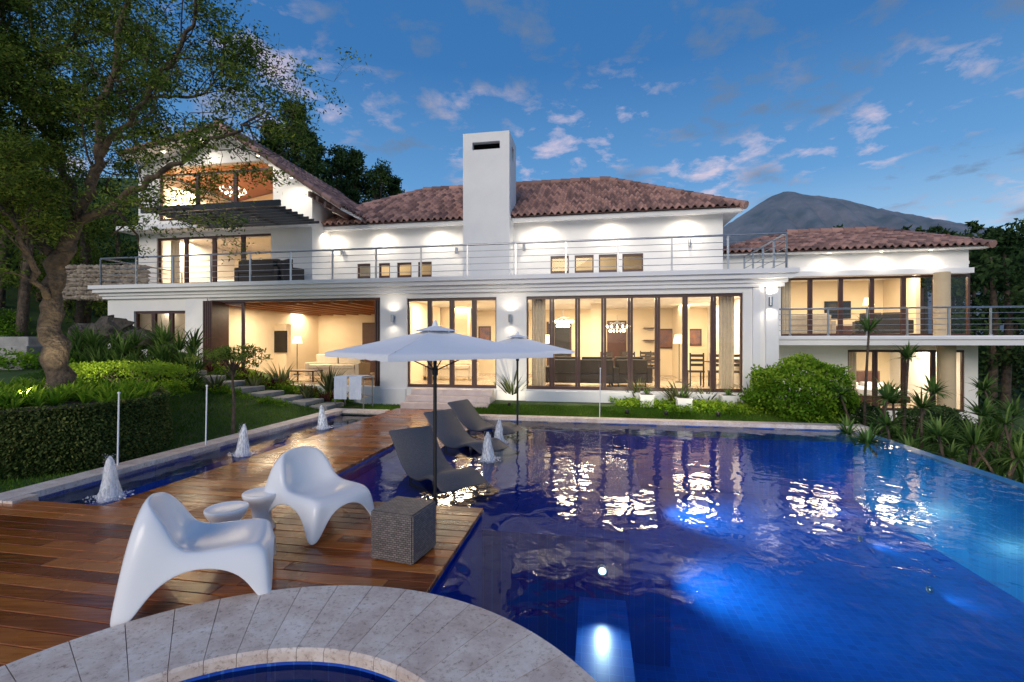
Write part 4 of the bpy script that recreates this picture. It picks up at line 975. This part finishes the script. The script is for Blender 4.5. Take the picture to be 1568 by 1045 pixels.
X,Y,_=G(356,655,.15); m=M(); m.tube([(X,Y,.0),(X+.03,Y,.6),(X+.0,Y,1.15),(X+.04,Y,1.6)],[.035,.028,.022,.01],7,0)
C=[]
for i in range(26):
    a=N.random()*6.28; r_=N.uniform(.15,.72); c=(X+r_*math.cos(a),Y+r_*math.sin(a),1.5+.3*(.7-r_)+N.normal()*.06); C.append(c); m.tube([(X,Y,1.1+.2*N.random()),((X+c[0])/2,(Y+c[1])/2,1.45),c],[.012,.008,.004],4,0,cap=False)
clumps(m,C,.18,70,.07,.024,1,.7,.3,.35); m.done('young_tree',[MBARK,MLEAF])
def drac(x,y,z,stems,L=.46):
    m=M()
    for (dx,dz,h) in stems:
        top=(x+dx,y+N.normal()*.15,z+h); m.tube([(x,y,z-.2),(x+dx*.4+N.normal()*.08,y,z+h*.45),top],[.04,.03,.022],6,0)
        strap(m,*top,48,L*N.uniform(.8,1.15),.045,1,.6,-.2,.9)
    m.done('dracaena',[MBARK,MSTRAP])
for u,v,Y,z,L in [(1330,505,10.6,-.9,.46),(1392,548,10.2,-.9,.5),(1350,610,9.8,-.9,.5),(1490,635,9.2,-.95,.6),(1415,625,9.6,-.95,.55),(1545,650,8.9,-.95,.6),(1440,668,8.6,-.95,.5),(1530,600,10.5,-.95,.55),(1375,655,9.1,-.95,.5)]:
    X,_,Zt=P(u,v,Y); h=Zt-z; drac(X-.1,Y,z,[(.1,0,h),(-N.uniform(.2,.6),0,h*N.uniform(.5,.75)),(N.uniform(.2,.6),0,h*N.uniform(.45,.7))],L)
m=M()
for i in range(210):
    s_=N.uniform(8.15,14);t_=N.uniform(-7,2.5); x,y,_=W(s_,t_); strap(m,x,y,float(hgt(s_,t_)),18,N.uniform(.45,.85),.045,0,.5,.5,1.)
m.done('border_planting',[MSTRAP])
bush('shrub',*W(8.6,-.6)[:2],-.6,.7,.6,.9,6000,MLEAFD,.08,.045,.7); bush('shrub',*W(11.5,1.5)[:2],-.95,.9,.7,1.,6000,MLEAFD,.08,.045,.7)
def gl_(x,y,z,p,to,ang=110,col=(1,.88,.6)):
    m=M(); m.lathe([(.0,.02),(.035,.02),(.045,.0),(.045,-.08),(.0,-.08)],0,0,0,12); m.done('garden_spot_and_fill_body',[MDARK],None,(x,y,z)); lamp('SPOT','garden_spot_and_fill',(x,y,z+.05),p,col,None,to,.015,ang,.9)  # shared by the planter spots and the added fill lights
for u,v in [(960,634),(1020,636),(1100,638),(780,622),(440,612)]:
    X,Y,_=G(u,v,.1); gl_(X,Y,.18,30,(X,Y+.8,.7))
gl_(-7.2,6.9,1.0,120,(-8.2,9,3.5)); gl_(-7.9,8.0,1.0,75,(-8.2,8.6,4)); gl_(-9.3,9.6,1.2,85,(-9,11.5,1.4))  # added fill lights that brighten the left planter and tree
x,y,_=W(-9.5,-1.9); gl_(x,y,1.1,60,W(-10,0,2.0)); x,y,_=W(-6.8,-1.0); gl_(x,y,.75,25,W(-6.6,-.2,1.1))  # added uplights that brighten the left garden beds
x,y,_=W(9.5,1.2); gl_(x,y,-.5,65,W(9.6,4.5,.5)); x,y,_=W(8.6,-3.5); gl_(x,y,-.6,60,W(11,-1.5,.3))
# ============================================================ WORLD
w=bpy.data.worlds.new('World'); scene.world=w; w.use_nodes=True; n=w.node_tree; n.nodes.clear()
SEL,SRO=22,200
sky=nd(n,'ShaderNodeTexSky',sky_type='NISHITA'); sky.sun_disc=False; sky.sun_elevation=rad(SEL); sky.sun_rotation=rad(SRO); sky.altitude=1200
tc=nd(n,'ShaderNodeTexCoord'); sp=nd(n,'ShaderNodeSeparateXYZ'); link(n,tc.outputs['Generated'],sp.inputs[0])
mz=nd(n,'ShaderNodeMath',operation='MAXIMUM',ins={1:0.}); link(n,sp.outputs[2],mz.inputs[0]); az=nd(n,'ShaderNodeMath',operation='ADD',ins={1:.14}); link(n,mz.outputs[0],az.inputs[0])
dx=nd(n,'ShaderNodeMath',operation='DIVIDE'); dy=nd(n,'ShaderNodeMath',operation='DIVIDE')
link(n,sp.outputs[0],dx.inputs[0]); link(n,az.outputs[0],dx.inputs[1]); link(n,sp.outputs[1],dy.inputs[0]); link(n,az.outputs[0],dy.inputs[1])
cb=nd(n,'ShaderNodeCombineXYZ'); link(n,dx.outputs[0],cb.inputs[0]); link(n,dy.outputs[0],cb.inputs[1])
n1=nd(n,'ShaderNodeTexNoise',ins={'Scale':6.5,'Detail':8.,'Roughness':.60,'Distortion':.2}); link(n,cb.outputs[0],n1.inputs['Vector'])
n2=nd(n,'ShaderNodeTexNoise',ins={'Scale':1.7,'Detail':2.}); link(n,cb.outputs[0],n2.inputs['Vector'])
ml=nd(n,'ShaderNodeMix',ins={0:.33}); link(n,n1.outputs['Fac'],ml.inputs[2]); link(n,n2.outputs['Fac'],ml.inputs[3])
mask=nd(n,'ShaderNodeMapRange',ins={1:.505,2:.64,3:0.,4:.8}); link(n,ml.outputs[0],mask.inputs[0])
n3=nd(n,'ShaderNodeTexNoise',ins={'Scale':1.3,'Detail':2.}); mp=nd(n,'ShaderNodeMapping'); mp.inputs['Location'].default_value=(4.3,1.7,0); link(n,cb.outputs[0],mp.inputs[0]); link(n,mp.outputs[0],n3.inputs['Vector'])
cc=ramp(n,n3.outputs['Fac'],[(.44,(1.2,1.7,2.6)),(.55,(5.8,4.9,5.7))])
grd=ramp(n,sp.outputs[2],[(0.,(5.2,6.3,7.2)),(.16,(2.8,4.6,6.5)),(.30,(.9,2.6,5.2)),(.5,(.28,1.4,3.7)),(1.,(.2,1.0,2.8))])
mg=nd(n,'ShaderNodeMix',data_type='RGBA',ins={0:.88}); link(n,sky.outputs[0],mg.inputs[6]); link(n,grd,mg.inputs[7])
mx=nd(n,'ShaderNodeMix',data_type='RGBA'); link(n,mask.outputs[0],mx.inputs[0])
link(n,mg.outputs[2],mx.inputs[6]); link(n,cc,mx.inputs[7])
bg=nd(n,'ShaderNodeBackground',ins={'Strength':.13}); o=nd(n,'ShaderNodeOutputWorld'); link(n,mx.outputs[2],bg.inputs[0]); link(n,bg.outputs[0],o.inputs[0])
sun=bpy.data.lights.new('sun','SUN'); sun.energy=1.7; sun.angle=rad(30); sun.color=(1,.87,.72); so=bpy.data.objects.new('sun',sun); scene.collection.objects.link(so)
sd=Vector((math.sin(rad(SRO))*math.cos(rad(SEL)),math.cos(rad(SRO))*math.cos(rad(SEL)),math.sin(rad(SEL)))); so.rotation_euler=(-sd).to_track_quat('-Z','Y').to_euler()
# ============================================================ CAMERA
cam=bpy.data.cameras.new('camera'); cam.sensor_width=36; cam.lens=F/1568*36; cam.shift_y=2.5/1568; cam.clip_end=20000; cam.clip_start=.05
co=bpy.data.objects.new('camera',cam); scene.collection.objects.link(co); co.location=(0,0,CH); co.rotation_euler=(rad(90),0,0); scene.camera=co
scene.view_settings.view_transform='Standard'; scene.view_settings.look='None'; scene.view_settings.exposure=0
